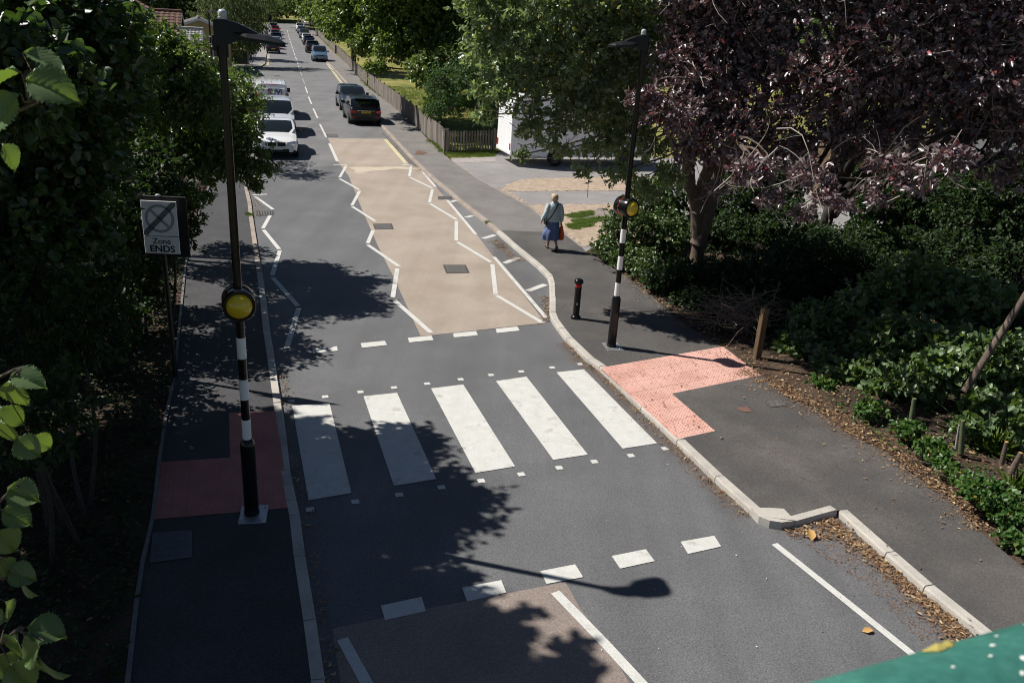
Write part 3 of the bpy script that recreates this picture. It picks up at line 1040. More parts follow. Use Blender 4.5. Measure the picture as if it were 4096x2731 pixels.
def splat(x, y, a, b, m, name, h=.004, nn=9):
    p = MB()
    c = (x, y, 1.068)
    zz = 1.068 + math.sqrt(max(0, .055 ** 2 - (y + .045) ** 2))
    ring = []
    for k in range(nn):
        th = 2 * math.pi * k / nn
        rr = random.uniform(.7, 1.15)
        px, py = x + a * rr * math.cos(th), y + b * rr * math.sin(th)
        py = min(.009, max(-.099, py))
        ring.append((px, py, 1.068 + math.sqrt(max(1e-6, .0555 ** 2 - (py + .045) ** 2))))
    p.add(ring + [(x, y, zz + h)], [(k, (k + 1) % nn, nn) for k in range(nn)])
    return p.build(name, m, t)


splat(.085, -.012, .013, .007, 'lichen', 'lichen_patch', .006, 13)
splat(.098, -.011, .006, .006, 'lichen', 'lichen_patch', .006, 11)
for x, y, a in ((.122, -.03, .003), (.131, -.05, .004), (.137, -.056, .0025), (.15, -.04, .002), (.118, -.06, .003), (.165, -.052, .003), (.108, -.04, .002), (.19, -.03, .004), (.175, -.06, .002), (.21, -.055, .003), (.14, -.02, .002), (.2, -.012, .002), (.07, -.04, .002), (.155, -.07, .004), (.18, -.015, .0025)):
    splat(x, y, a * 1.1, a * .7, 'droppings', 'bird_dropping', .001, 7)

# ---------------------------------------------------------------- fences
def pale_fence(name, pts, h, pale, gap, label, m='timber_grey', rails=(.3, .78), posts=2.4, side=1, lean=.012, post_h=.06):
    pts = [Vector(p) for p in pts]
    t = thing(name, label, 'fence', (pts[0].x, pts[0].y, .1 + zt(pts[0].y)))
    o = pts[0]
    z0 = zt(o.y)
    pm, rm, pst = MB(), MB(), []
    L = 0
    P = dens(pts, .2)
    for i in range(len(pts) - 1):
        a, b = pts[i], pts[i + 1]
        d = (b - a).normalized()
        ln = (b - a).length
        q = Vector((-d.y, d.x)) * side
        an = math.atan2(d.y, d.x)
        k = 0
        while k * (pale + gap) < ln - pale * .5:
            c = a + d * (k * (pale + gap) + pale / 2) - o
            hh = h + random.uniform(-.025, .02)
            pm.box((c.x, c.y, hh / 2 + zt(c.y + o.y) - z0), (pale, .02, hh), an, 0, random.gauss(0, lean * .5), random.gauss(0, lean))
            k += 1
        nr = max(1, int(ln / 6))
        for r_ in rails:
            for j in range(nr):
                u0, u1 = a + d * ln * j / nr + q * .04 - o, a + d * ln * (j + 1) / nr + q * .04 - o
                rm.tube([(u0.x, u0.y, h * r_ + zt(u0.y + o.y) - z0), (u1.x, u1.y, h * r_ + zt(u1.y + o.y) - z0)], .03, 4)
        npst = max(1, round(ln / posts))
        for j in range(npst + (i == len(pts) - 2)):
            c = a + d * ln * j / npst + q * .085 - o
            pst.append((c, an))
    pm.build('pales', m, t)
    rm.build('rails', m, t)
    for c, an in pst[:60]:
        x = MB()
        x.box((c.x, c.y, (h + post_h) / 2 - .05 + zt(c.y + o.y) - z0), (.1, .1, h + post_h + .1), an, .006)
        x.build('post', m, t)
    return t


CORN = (-3.714,40.394)
pale_fence('picket_fence', [CORN, (-1.461,42.038), (0.164,43.205)], 1.0, .085, .075, 'short grey picket fence facing us beside the white motorhome', posts=1.9, side=1)
x = MB()
pale_fence('pale_fence', [CORN, (-4.330,42.787), (-5.078,45.091), (-7.131,52.695), (-10.058,62.798), (-13.850,75.746)], 1.08, .12, .032, 'long weathered pale fence along the pavement, nearer run up to the ivy', posts=2.6, side=-1)
pale_fence('pale_fence', [(-13.972,76.155), (-16.067,83.697), (-22.670,108.552), (-27.320,125.736)], 1.05, .12, .032, 'weathered pale fence under the overhanging tree, from the lone post to the red post', posts=2.6, side=-1)
pale_fence('pale_fence', [(-28.117,128.118), (-35.957,155.681), (-44.550,184.331)], 1.05, .14, .02, 'weathered pale fence beyond the red post along the far parked cars', posts=2.8, side=-1)
t = thing('marker_post', 'red and white marker post standing at the far fence', 'post', (*(-27.545,126.117), .1 + .0))
p = MB()
p.box((-.13, 0, .62), (.2, .1, 1.24), .2, .01)
p.build('red_board', mat('signal_red', (.5, .03, .025), .5, .1, 5), t)
p = MB()
p.box((.07, .02, .6), (.14, .08, 1.2), .2, .01)
p.build('white_board', 'sign_white', t)
t = thing('metal_post', 'thin dark metal post in front of the far fence', 'post', (*(-15.990,83.454), .1))
p = MB()
p.lathe([(.03, 0), (.03, 1.15), (.0, 1.18)], 8)
p.build('shaft', 'black_metal', t)
t = thing('metal_post', 'thin dark metal post nearer along the weathered fence, by fallen leaves', 'post', (*(-13.906,75.699), .1))
p = MB()
p.lathe([(.03, 0), (.03, 1.15), (.0, 1.18)], 8)
p.build('shaft', 'black_metal', t)

# horizontal rail fence, bin and cabinet by the far left corner
def rail_fence(pts, label, h=1.0, name='rail_fence', cat='fence', m='timber_dark', rails=(.35, .65, .95), every=2.0, r=.04):
    pts = [Vector(p) for p in pts]
    o = pts[0]
    t = thing(name, label, cat, (o.x, o.y, .1 + zt(o.y)))
    rm = MB()
    for i in range(len(pts) - 1):
        a, b = pts[i] - o, pts[i + 1] - o
        for f in rails:
            rm.tube([(a.x, a.y, h * f), (b.x, b.y, h * f)], r, 6)
    rm.build('rails', m, t)
    P = []
    for i in range(len(pts) - 1):
        nn = max(1, round((pts[i + 1] - pts[i]).length / every))
        P += [pts[i].lerp(pts[i + 1], k / nn) for k in range(nn)]
    for p in P + [pts[-1]]:
        x = MB()
        x.box((p.x - o.x, p.y - o.y, h / 2), (.1, .1, h + .05), .3, .005)
        x.build('post', m, t)
    return t


rail_fence([(-30.833,95.199), (-35.667,112.514), (-40.856,131.073)], 'dark timber rail fence along the left pavement by the grass', 1.1)
rail_fence([(-30.833,95.199), (-34.442,101.987), (-35.304,100.761)], 'dark timber rail fence running back from the corner behind the cabinet', 1.1)
cb = (-31.078,93.549)
t = thing('utility_cabinet', 'dark green utility cabinet at the corner of the side road', 'cabinet', (*cb, .1), .1)
p = MB()
p.box((0, 0, .04), (2.4, .75, .08), 0, .01)
p.build('plinth', 'kerb_old', t)
gcol = mat('cabinet_green', (.016, .035, .026), .5, .1, 3)
for x, nm in ((-.6, 'door'), (.6, 'door')):
    d = MB()
    d.box((x, -.345, .72), (1.13, .03, 1.15), 0, .008)
    dd = d.build(nm, gcol, t)
    d = MB()
    d.box((x * .2, -.365, .75), (.03, .03, .15))
    d.build('handle', 'black_metal', dd)
p = MB()
p.box((0, 0, .72), (2.3, .66, 1.28), 0, .012)
p.box((0, 0, 1.385), (2.4, .74, .06), 0, .02)
p.build('housing', gcol, t)
bn = (-40.889,127.781)
t = thing('litter_bin', 'black litter bin on the grass behind the rail fence', 'bin', (*bn, .1))
p = MB()
p.lathe([(.3, 0), (.32, .05), (.36, 1.2), (.38, 1.22), (.38, 1.45), (.28, 1.6), (0, 1.65)], 12)
p.build('body', 'black_plastic', t)
p = MB()
p.box((.0, -.37, 1.33), (.42, .05, .16))
p.build('opening', 'ink', t)

# far street lamp
lp = (*(-30.666,84.756)[:0],)
LY = 64.0
lx = (-23.122,64.000,3.328)[0]
t = thing('street_lamp', 'black street lamp rising behind the left bushes, lamp head over the houses', 'street lamp', (lx, LY, .1))
p = MB()
p.lathe([(.09, 0), (.09, 1.2), (.07, 1.25), (.055, 5.3)], 12)
p.build('pole', 'black_metal', t, smooth=True)
p = MB()
prof = [(-.12, .12, .1, .07), (.25, .16, .13, .16), (.8, .14, .07, .15), (.95, .12, .02, .08)]
for i in range(len(prof) - 1):
    (x0, l0, h0, w0), (x1, l1, h1, w1) = prof[i], prof[i + 1]
    p.add([(x0, -w0, 5.2 + l0), (x0, w0, 5.2 + l0), (x0, w0 * .6, 5.2 + l0 + h0), (x0, -w0 * .6, 5.2 + l0 + h0), (x1, -w1, 5.2 + l1), (x1, w1, 5.2 + l1), (x1, w1 * .6, 5.2 + l1 + h1), (x1, -w1 * .6, 5.2 + l1 + h1)],
          [(j, (j + 1) % 4, 4 + (j + 1) % 4, 4 + j) for j in range(4)] + ([(3, 2, 1, 0)] if i == 0 else []) + ([(4, 5, 6, 7)] if i == 2 else []))
p.build('lamp_head', 'black_metal', t)

# metal railing hidden behind the bushes on the left; its bars stripe the pavement with shadow
ra_ = [Vector((-10.339,26.402)) + Vector((-1.05, .2)), Vector((-11.672,32.121)) + Vector((-1.05, .2))]
a, b = ra_
t = thing('metal_railing', 'dark metal railing half hidden by leaves beside the left pavement', 'railing', (a.x, a.y, .1))
dv = b - a
p = MB()
nn = int(dv.length / .13)
for k in range(nn + 1):
    c = dv * (k / nn)
    p.tube([(c.x, c.y, .1), (c.x, c.y, 1.15)], .016, 5)
p.build('bars', 'black_metal', t)
p = MB()
for z in (.1, 1.15):
    p.tube([(0, 0, z), (dv.x, dv.y, z)], .025, 6)
p.build('rails', 'black_metal', t)
for k in (0, .5, 1):
    p = MB()
    c = dv * k
    p.box((c.x, c.y, .6), (.06, .06, 1.2))
    p.build('post', 'black_metal', t)


# ---------------------------------------------------------------- vehicles
def lerp(a, b, t):
    return a + (b - a) * t


def interp(tab, y):
    if y <= tab[0][0]:
        return tab[0][1]
    for (a, u), (b, v) in zip(tab, tab[1:]):
        if y <= b:
            return lerp(u, v, (y - a) / (b - a))
    return tab[-1][1]


# profile points run front (+y) to rear along the car, as fractions of the length from the front
STY = {
    # name: L, W, H, hood z, belt z, cowl (hood end), roof start, roof end, rear screen foot, deck z, tumble
    'saloon': dict(L=4.64, W=1.82, H=1.43, hood=.94, nose=.72, belt=.98, cowl=.30, rs=.46, re=.68, rf=.86, deck=1.06, tail=1.0),
    'estate': dict(L=4.75, W=1.83, H=1.49, hood=.95, nose=.74, belt=1.0, cowl=.28, rs=.43, re=.90, rf=.975, deck=1.0, tail=.98),
    'hatch': dict(L=4.2, W=1.78, H=1.47, hood=.94, nose=.74, belt=.98, cowl=.25, rs=.42, re=.86, rf=.975, deck=1.0, tail=.98),
    'suv': dict(L=4.5, W=1.85, H=1.65, hood=1.08, nose=.88, belt=1.14, cowl=.25, rs=.41, re=.88, rf=.975, deck=1.12, tail=1.1),
    'mpv': dict(L=4.38, W=1.82, H=1.80, hood=1.12, nose=.86, belt=1.16, cowl=.20, rs=.37, re=.93, rf=.985, deck=1.14, tail=1.12),
    'van': dict(L=4.9, W=1.96, H=1.96, hood=1.2, nose=.92, belt=1.22, cowl=.14, rs=.31, re=.965, rf=.99, deck=1.3, tail=1.25),
    'smallvan': dict(L=4.4, W=1.82, H=1.68, hood=1.04, nose=.84, belt=1.08, cowl=.19, rs=.35, re=.96, rf=.99, deck=1.16, tail=1.1),
}
PAINTS = {}


def paint(name, col, flake=0.):
    if name not in PAINTS:
        PAINTS[name] = mat('paint_' + name, col, .28, .03, 2, spec=.5 if sum(col) > .1 else .25, coat=.8 if sum(col) > .1 else .35, metal=flake)
    return PAINTS[name]


def car(loc, rz, style, col, label, group=None, name='parked_car', cat='car', rails=False, plate=None, white_side=False, flake=0., far=False, panel_sides=False, rear_panel=False):
    s = STY[style]
    L, W, H = s['L'], s['W'], s['H']
    pt = paint(col[0], col[1], flake)
    t = thing(name, label, cat, (loc[0], loc[1], .006 + zt(loc[1])), rz, group)
    # longitudinal stations (u from front), explicit at feature lines
    U = sorted(set([0, .012, .04, .09, .15, s['cowl'] * .75, s['cowl'], lerp(s['cowl'], s['rs'], .33), lerp(s['cowl'], s['rs'], .7), s['rs'], s['rs'] + .03]
                   + [lerp(s['rs'] + .03, s['re'], k / 6) for k in range(1, 6)] + [s['re'], lerp(s['re'], s['rf'], .5), s['rf']] + ([.93] if s['rf'] < .9 else []) + [.985, 1]))
    if style in ('mpv', 'van', 'smallvan'):
        U = [u for u in U if u <= .09 or u >= s['cowl'] * .75 - 1e-6]
    top = [(0, s['nose'] - .12), (.012, s['nose'] - .02), (.04, s['nose'] + .05), (.09, lerp(s['nose'] + .05, s['hood'], .5)), (s['cowl'], s['hood'] + .02), (lerp(s['cowl'], s['rs'], .7), lerp(s['hood'], H, .76)), (s['rs'], H - .035), (s['rs'] + .03, H - .015),
           (lerp(s['rs'], s['re'], .45), H), (s['re'], H - .05), (lerp(s['re'], s['rf'], .5), lerp(H - .05, s['deck'], .45)), (s['rf'], s['deck']), (.985, s['tail'] - .05), (1, s['tail'] - .14)]
    top = sorted(top)
    belt = [(0, s['nose'] - .14), (.04, s['nose'] - .01), (.09, s['nose'] + .04), (s['cowl'], s['hood'] - .05), (s['rs'], s['belt'] - .02), (s['re'], s['belt'] + .03), (.985, s['tail'] - .07), (1, s['tail'] - .16)]
    wid = [(0, .80), (.012, .87), (.04, .935), (.09, .975), (.2, 1), (.8, 1), (.93, .975), (.985, .93), (1, .88)]
    zl = [(0, .30), (.04, .22), (.15, .2), (.85, .2), (.96, .25), (1, .34)]
    rows = []
    for u in U:
        hw = W / 2 * interp(wid, u)
        zt_, zb, z0 = interp(top, u), interp(belt, u), interp(zl, u)
        zb = min(zb, zt_ - .012)
        up = zt_ - zb
        tum = .30 if style not in ('van', 'smallvan') else .16
        if style == 'mpv':
            tum = .22
        cabin = max(0, min(1, (up - .03) / .2))
        wr = hw - tum * up - .02
        y = L / 2 - u * L
        zmid = lerp(z0, zb, .55)
        rows.append((y, [(0, z0), (hw * .9, z0), (hw * .975, z0 + .1), (hw, zmid), (hw * .985, zb - .05 * (1 - .5 * cabin)), (lerp(hw * .95, hw * .955, cabin), zb),
                         (lerp(hw * .85, lerp(hw * .95, wr, .22), cabin), lerp(zb, zb + .12 * up + .005, 1)), (lerp(hw * .7, wr + .035, cabin), lerp(zb + up * .5, zt_ - .13 * up, cabin)),
                         (lerp(hw * .55, wr - .05, cabin), lerp(zb + up * .7, zt_ - .025, cabin)), (lerp(hw * .4, wr * .62, cabin), zt_ - .004), (0, zt_)]))
    n = 11
    V = []
    for y, pr in rows:
        V += [(x, y, z) for x, z in pr] + [(-x, y, z) for x, z in pr[1:-1]]
    per = n + n - 2

    def vi(i, k, sgn):
        if k in (0, n - 1) or sgn > 0:
            return i * per + k
        return i * per + n + (k - 1)
    B, GW, GR, GS, BP, LW = MB(), MB(), MB(), MB(), MB(), MB()
    fb, fw, fr, fs, fp = [], [], [], [], []
    nU = len(U)
    dark_side = style in ('van',) and panel_sides
    for i in range(nU - 1):
        um = (U[i] + U[i + 1]) / 2
        for k in range(n - 1):
            for sg in (1, -1):
                q = [vi(i, k, sg), vi(i + 1, k, sg), vi(i + 1, k + 1, sg), vi(i, k + 1, sg)]
                if sg > 0:
                    q = q[::-1]
                dst = fb
                if k >= 8 and s['cowl'] + .012 < um < s['rs']:
                    dst = fw
                elif k >= 8 and s['re'] + .004 < um < s['rf'] and not rear_panel:
                    dst = fr
                elif k == 6 and lerp(s['cowl'], s['rs'], .5) < um < lerp(s['re'], s['rf'], .6):
                    dst = fs
                    if panel_sides and um > s['rs'] + .2:
                        dst = fb
                elif k in (0, 1):
                    dst = fp
                dst.append(q)
    fb.append([vi(0, k, 1) for k in range(n)] + [vi(0, k, -1) for k in range(n - 2, 0, -1)])
    fb.append(([vi(nU - 1, k, 1) for k in range(n)] + [vi(nU - 1, k, -1) for k in range(n - 2, 0, -1)])[::-1])

    def sub(fl, name, m, par, smooth=True):
        if not fl:
            return None
        ids = sorted({i for f in fl for i in f})
        mp = {j: k for k, j in enumerate(ids)}
        mb = MB()
        mb.add([V[j] for j in ids], [[mp[j] for j in f] for f in fl])
        return mb.build(name, m, par, smooth=32 if smooth else False)
    body = sub(fb, 'body', pt, t)
    sub(fw, 'windscreen', 'glass', t)
    sub(fr, 'rear_window', 'glass', t)
    # each side separately
    for sg in (1, -1):
        sub([f for f in fs if sum(V[j][0] for j in f) * sg > 0], 'side_window', 'glass', t)
    sub(fp, 'sill', 'black_plastic', t)
    hw = W / 2
    # wheels
    rw = .32 if style in ('saloon', 'hatch', 'estate', 'mpv', 'smallvan') else .35
    for yy in (L / 2 - L * .185, -L / 2 + L * .205):
        for sg in (1, -1):
            a = MB()
            a.lathe([(rw + .055, hw - .16), (rw + .055, hw - .006), (rw + .03, hw + .004), (rw + .028, hw - .002)], 22, (0, yy, rw), 'X')
            a.v = [(x * sg, y, z) for x, y, z in a.v]
            a.build('wheel_arch', 'black_plastic', body)
            wz = MB()
            wz.lathe([(rw * .66, hw - .19), (rw * .96, hw - .19), (rw, hw - .16), (rw, hw - .0), (rw * .96, hw + .02), (rw * .7, hw + .022), (rw * .66, hw + .01)], 24, (0, yy, rw), 'X')
            wz.v = [(x * sg, y, z) for x, y, z in wz.v]
            wh = wz.build('wheel', 'rubber', t, smooth=True)
            rm = MB()
            rm.lathe([(rw * .67, hw + .012), (rw * .62, hw + .016), (rw * .6, hw - .03), (0.01, hw - .03)], 24, (0, yy, rw), 'X')
            for k in range(5):
                an = 2 * math.pi * k / 5 + .3
                c, d = math.cos(an), math.sin(an)
                c2, d2 = -d * .045, c * .045
                r1 = rw * .64
                vs = [(hw + .006, yy + c2, rw + d2), (hw + .006, yy - c2, rw - d2), (hw + .012, yy + c * r1 - c2, rw + d * r1 - d2), (hw + .012, yy + c * r1 + c2, rw + d * r1 + d2)]
                rm.add(vs, [(0, 1, 2, 3)])
            rm.v = [(x * sg, y, z) for x, y, z in rm.v]
            rm.build('rim', 'wheel_alloy', wh)
    yf = L / 2
    nz = s['nose']
    # front lamps, grille, plates, rear lamps, bumpers
    wf = hw * .87
    for sg in (1, -1):
        m = MB()
        x0, x1 = (wf * .52, wf * 1.0) if style != 'van' else (wf * .62, wf * 1.02)
        z0, z1 = nz - .15, nz - .01
        m.add([(sg * x0, yf + .006, z0), (sg * x1, yf - .10, z0 + .01), (sg * (x1 + .045), yf - .20, z1 + .04), (sg * x1 * .97, yf - .14, z1 + .05), (sg * x0, yf - .03, z1 - .01),
               (sg * x0, yf - .1, z0), (sg * x1, yf - .25, z0)], [(0, 1, 2, 3, 4)] if sg > 0 else [(4, 3, 2, 1, 0)])
        m.build('headlight', 'headlamp', t)
        m = MB()
        zr = s['tail'] - .28
        tall = style in ('van', 'smallvan', 'mpv')
        if tall:
            m.box((sg * (hw * .90), -yf + .03, s['tail'] - .12), (.12, .12, .62), 0, .02)
        else:
            m.box((sg * (hw * .76), -yf + .03, zr + .05), (.36, .13, .15), -sg * .28, .03)
        m.build('tail_light', 'tail_red', t)
    m = MB()
    if style == 'saloon':
        for sg in (1, -1):
            m.box((sg * .2, yf + .008, nz - .09), (.34, .03, .17), 0, .014)
    else:
        m.box((0, yf + .004, nz - .1), (W * .46, .03, .1), 0, .012)
    m.box((0, yf - .0, .36), (W * .56, .04, .14), 0, .012)
    gr = m.build('grille', 'black_plastic', t)
    if style == 'saloon':
        m = MB()
        for sg in (1, -1):
            for k in range(7):
                m.box((sg * .2 + (k - 3) * .044, yf + .024, nz - .09), (.008, .006, .15))
        m.build('grille_bars', 'black_gloss', gr)
        m = MB()
        for sg in (1, -1):
            m.box((sg * hw * .68, yf - .07, .38), (.26, .06, .14), -sg * .35, .02)
        m.build('air_intake', 'black_plastic', t)
    m = MB()
    m.lathe([(.001, .0), (.05, .0), (.05, .012), (.0, .016)], 14, (0, yf - .045, nz + .015), 'Y')
    m.build('bonnet_badge', 'chrome', t)
    for yy, mm, sgn, nm in ((yf + .018, 'plate_white', 1, 'front_plate'), (-yf - .012, 'plate_yellow', -1, 'rear_plate')):
        m = MB()
        zz = .46 if sgn > 0 else (.62 if style in ('saloon', 'hatch') else .74)
        m.box((0, yy, zz), (.52, .012, .115), 0, .003)
        pl = m.build('number_plate', mm, t)
        if plate and ((sgn > 0) == (plate[0] == 'front')):
            M = Matrix.Translation((0, yy + sgn * .0075, zz)) @ (Matrix.Rotation(math.pi, 4, 'Z') if sgn > 0 else Matrix.Identity(4)) @ Matrix.Rotation(math.pi / 2, 4, 'X')
            text_mesh('registration', plate[1], .1, 'ink', pl, M, off=.002, sx=.92)
    m = MB()
    m.box((0, -yf + .0, .36), (W * .74, .05, .17), 0, .02)
    m.build('rear_bumper', 'black_plastic', t)
    if not far:
        m = MB()
        for sg in (1, -1):
            m.box((sg * hw * .72, -yf - .0, .46), (.3, .03, .05), 0, .008)
        m.build('reflectors', 'tail_red', t)
        m = MB()
        m.box((0, -yf + .005, s['tail'] - .16), (W * .56, .02, .025), 0, .006)
        m.build('tailgate_trim', 'chrome', t)
    for sg in (1, -1):
        m = MB()
        yy = L / 2 - lerp(s['cowl'], s['rs'], .45) * L
        bz = interp(belt, lerp(s['cowl'], s['rs'], .45)) + .06
        m.box((sg * (hw + .10), yy, bz + .04), (.2, .1, .15 if style != 'van' else .27), sg * .15, .03)
        m.tube([(sg * (hw - .06), yy - .02, bz - .02), (sg * (hw + .04), yy, bz + .0)], .02, 6)
        m.build('wing_mirror', 'black_gloss' if not far else pt, t)
        # door gaps and handles
        if not far:
            m = MB()
            x = sg * (hw + .0015)
            for u in (s['rs'] - .02, lerp(s['rs'], s['re'], .5), s['re'] - .06):
                y = L / 2 - u * L
                zb = interp(belt, u)
                z0 = lerp(.2, zb, .35)
                m.add([(x, y - .006, z0), (x, y + .006, z0), (x * .993, y + .006, zb - .04), (x * .993, y - .006, zb - .04)], [(0, 1, 2, 3)])
            m.build('door_gaps', 'ink', body)
            m = MB()
            for u in (lerp(s['rs'], s['re'], .4), s['re'] - .1):
                m.box((sg * (hw + .005), L / 2 - u * L, interp(belt, u) - .13), (.03, .2, .03), 0, .01)
            m.build('door_handle', pt, t)
    if rails:
        for sg in (1, -1):
            m = MB()
            xr = hw - .30 * (H - s['belt']) - .11 if style != 'mpv' else hw - .22 * (H - s['belt']) - .1
            pts = [(sg * xr, L / 2 - (s['rs'] + .06) * L, H - .02), (sg * xr, L / 2 - (s['rs'] + .1) * L, H + .05), (sg * xr, L / 2 - (s['re'] - .06) * L, H + .05), (sg * xr, L / 2 - (s['re'] - .01) * L, H - .03)]
            m.tube(pts, .017, 6)
            m.build('roof_rail', 'chrome', t)
    if style in ('estate', 'hatch', 'suv'):
        m = MB()
        m.box((0, -L / 2 + (1 - s['re']) * L - .06, H - .045), (W * .66, .2, .03), 0, .01, -.1)
        m.build('rear_spoiler', pt, t)
        m = MB()
        z0 = lerp(H, s['deck'], .75)
        m.tube([(0, -L / 2 + (1 - s['rf']) * L + .06, s['deck'] + .03), (.33, -L / 2 + (1 - s['rf']) * L + .09, s['deck'] + .08)], .012, 5)
        m.build('wiper', 'black_plastic', t)
    if not far:
        m = MB()
        m.tube([(0, -L / 2 + (1 - s['re']) * L + .3, H - .01), (0, -L / 2 + (1 - s['re']) * L + .22, H + .14)], .006, 5)
        m.build('aerial', 'black_plastic', t)
    return t


ROADDIR = math.atan2(.281, .96)              # the far road leans this much to the left of +y
AWAY, TOWARDS = ROADDIR, ROADDIR + math.pi
CG = 'cars parked along the far kerbs'
NG = 'vehicles parked near the zigzag lines'


def at_rear(p, rz, L):
    """centre of a car whose tail stands at p"""
    return (p[0] - math.sin(rz) * L / 2, p[1] + math.cos(rz) * L / 2)


def at_front(p, rz, L):
    return (p[0] + math.sin(rz) * L / 2, p[1] - math.cos(rz) * L / 2)


NEAR = math.atan2(.30, .954)
car(at_front((-10.582,36.353), NEAR + math.pi, 4.64), NEAR + math.pi, 'saloon', ('white', (.78, .78, .78)), 'white saloon with black kidney grille half covered by overhanging leaves', NG, plate=('front', ''))
car(at_front((-12.402,42.831), NEAR + math.pi, 4.4), NEAR + math.pi, 'smallvan', ('silver_white', (.62, .64, .67)), 'pale silver small van between the white saloon and the white van', NG, name='parked_van', cat='van', panel_sides=True, flake=.2)
v = car(at_rear((-14.778,50.221), NEAR, 4.9), NEAR, 'van', ('white', (.78, .78, .78)), 'white panel van with purple and blue lettering on its rear doors', NG, name='parked_van', cat='van', panel_sides=True, rear_panel=True)
ve = car(at_rear((-9.149,49.376), NEAR, 4.75), NEAR, 'estate', ('jet_black', (.005, .006, .010)), 'black estate car with roof rails and a yellow plate, its tail towards us', NG, plate=('rear', 'WF72 BTZ'), rails=True)
car(at_front((-11.081,55.971), NEAR + math.pi, 4.64), NEAR + math.pi, 'hatch', ('blue_grey', (.035, .045, .065)), 'dark blue grey car facing us nose to tail with the black estate', NG, flake=.3)
car(at_front((-25.372,107.007), TOWARDS, 4.38), TOWARDS, 'mpv', ('steel_blue', (.10, .19, .30)), 'steel blue people carrier with silver bumper facing us at the head of the right row', CG, rails=True, flake=.35, plate=('front', 'WK58 JZO'))
car(at_rear((-30.660,124.915), AWAY, 4.5), AWAY, 'suv', ('dark_green', (.022, .03, .03)), 'dark grey green off-roader with red tail lights behind the steel blue people carrier', CG, rails=True, far=True)
car(at_rear((-36.105,144.790), AWAY, 4.2), AWAY, 'hatch', ('navy', (.014, .016, .04)), 'small navy car with light showing through its windows, third in the right row', CG, far=True)
car(at_front((-38.202,152.204), TOWARDS, 4.5), TOWARDS, 'hatch', ('white', (.78, .78, .78)), 'white hatchback with a dark windscreen, fourth in the right row', CG, far=True)
car(at_front((-41.852,164.754), TOWARDS, 4.5), TOWARDS, 'suv', ('grey', (.05, .055, .06)), 'dark grey car with pale roof bars in the middle of the right row', CG, far=True, rails=True)
car(at_front((-46.230,180.026), TOWARDS, 4.2), TOWARDS, 'hatch', ('slate_blue', (.05, .075, .12)), 'slate blue car with bright headlights before the white off-roader', CG, far=True)
car(at_front((-49.093,189.810), TOWARDS, 4.5), TOWARDS, 'suv', ('white', (.78, .78, .78)), 'white off-roader facing us at the far end of the right row', CG, far=True)
car((-55.225,218.847), R(20), 'suv', ('silver', (.5, .51, .52)), 'silver car behind the white off-roader at the end of the road', CG, far=True, flake=.3)
car((-53.059,215.192), R(-20), 'mpv', ('pale_grey', (.45, .46, .48)), 'pale grey car turned aside under the trees at the far fence end', CG, far=True, flake=.3)
car(at_rear((-34.365,118.352), AWAY, 4.2), AWAY, 'hatch', ('dark_blue', (.016, .02, .034)), 'dark blue hatchback with a yellow plate leading the left far row', CG, rails=False, plate=None, far=True)
car(at_rear((-37.387,129.139), AWAY, 4.64), AWAY, 'hatch', ('grey_metal', (.08, .09, .1)), 'grey hatchback just in front of the dark blue hatchback', CG, far=True, flake=.3)
car(at_rear((-39.159,136.055), AWAY, 4.2), AWAY, 'saloon', ('pale_grey', (.45, .46, .48)), 'pale grey saloon hidden between two dark cars in the left far row', CG, far=True, flake=.3)
car(at_rear((-41.356,144.373), AWAY, 4.5), AWAY, 'suv', ('black', (.012, .013, .02)), 'black off-roader in the middle of the left far row', CG, far=True)
car(at_rear((-45.664,158.859), AWAY, 4.2), AWAY, 'hatch', ('silver_blue', (.2, .22, .26)), 'silver blue car before the red car in the left far row', CG, far=True, flake=.3)
car(at_rear((-49.984,174.166), AWAY, 4.2), AWAY, 'hatch', ('red', (.42, .012, .014)), 'red car with a white neighbour in the left far row', CG, far=True)
car(at_rear((-52.690,182.333), AWAY, 4.5), AWAY, 'mpv', ('white', (.78, .78, .78)), 'white car with a blue glazed roof, last of the left far row', CG, far=True)
car((19.660,-71.997), R(75), 'hatch', ('white', (.78, .78, .78)), 'white car crossing behind tree trunks at the end of the road', CG, far=True)

# lettering on the panel van
mat('logo_purple', (.2, .02, .12), .5, 0, 1)
mat('logo_blue', (.05, .05, .3), .5, 0, 1)
mat('logo_green', (.16, .24, .03), .5, 0, 1)
L_ = 4.9
bk = -L_ / 2 + (1 - .99) * L_ - .03
MR = Matrix.Rotation(math.pi / 2, 4, 'X')
pn = MB()
pn.box((0, -L_ / 2 + .012, 1.24), (1.56, .07, .86), 0, .02, -.05)
rp = pn.build('rear_doors', PAINTS['white'], v)
for tx, x, mm in (('S', -.12, 'logo_purple'), ('W', .25, 'logo_blue'), ('I', .55, 'logo_green')):
    text_mesh('lettering', tx, .40, mm, rp, Matrix.Translation((x, -L_ / 2 - .035, 1.48)) @ MR, off=.012, sx=1.25)
text_mesh('lettering', 'and services', .1, 'logo_blue', rp, Matrix.Translation((.22, -L_ / 2 - .03, 1.27)) @ MR, off=.001, sx=1.1)
m = MB()
m.box((-.03, -L_ / 2 + .1, 1.90), (.7, .05, .035), 0, .01)
m.build('brake_light', 'tail_red', v)
m = MB()
m.box((0, -L_ / 2 - .028, 1.1), (.012, .006, .6))
m.build('door_gap', 'ink', rp)
m = MB()
for x in (-.55, -.3, 0, .3, .55):
    m.box((x, -.5, 1.962), (.03, 2.8, .02), 0, .008)
m.build('roof_ribs', PAINTS['white'], v)

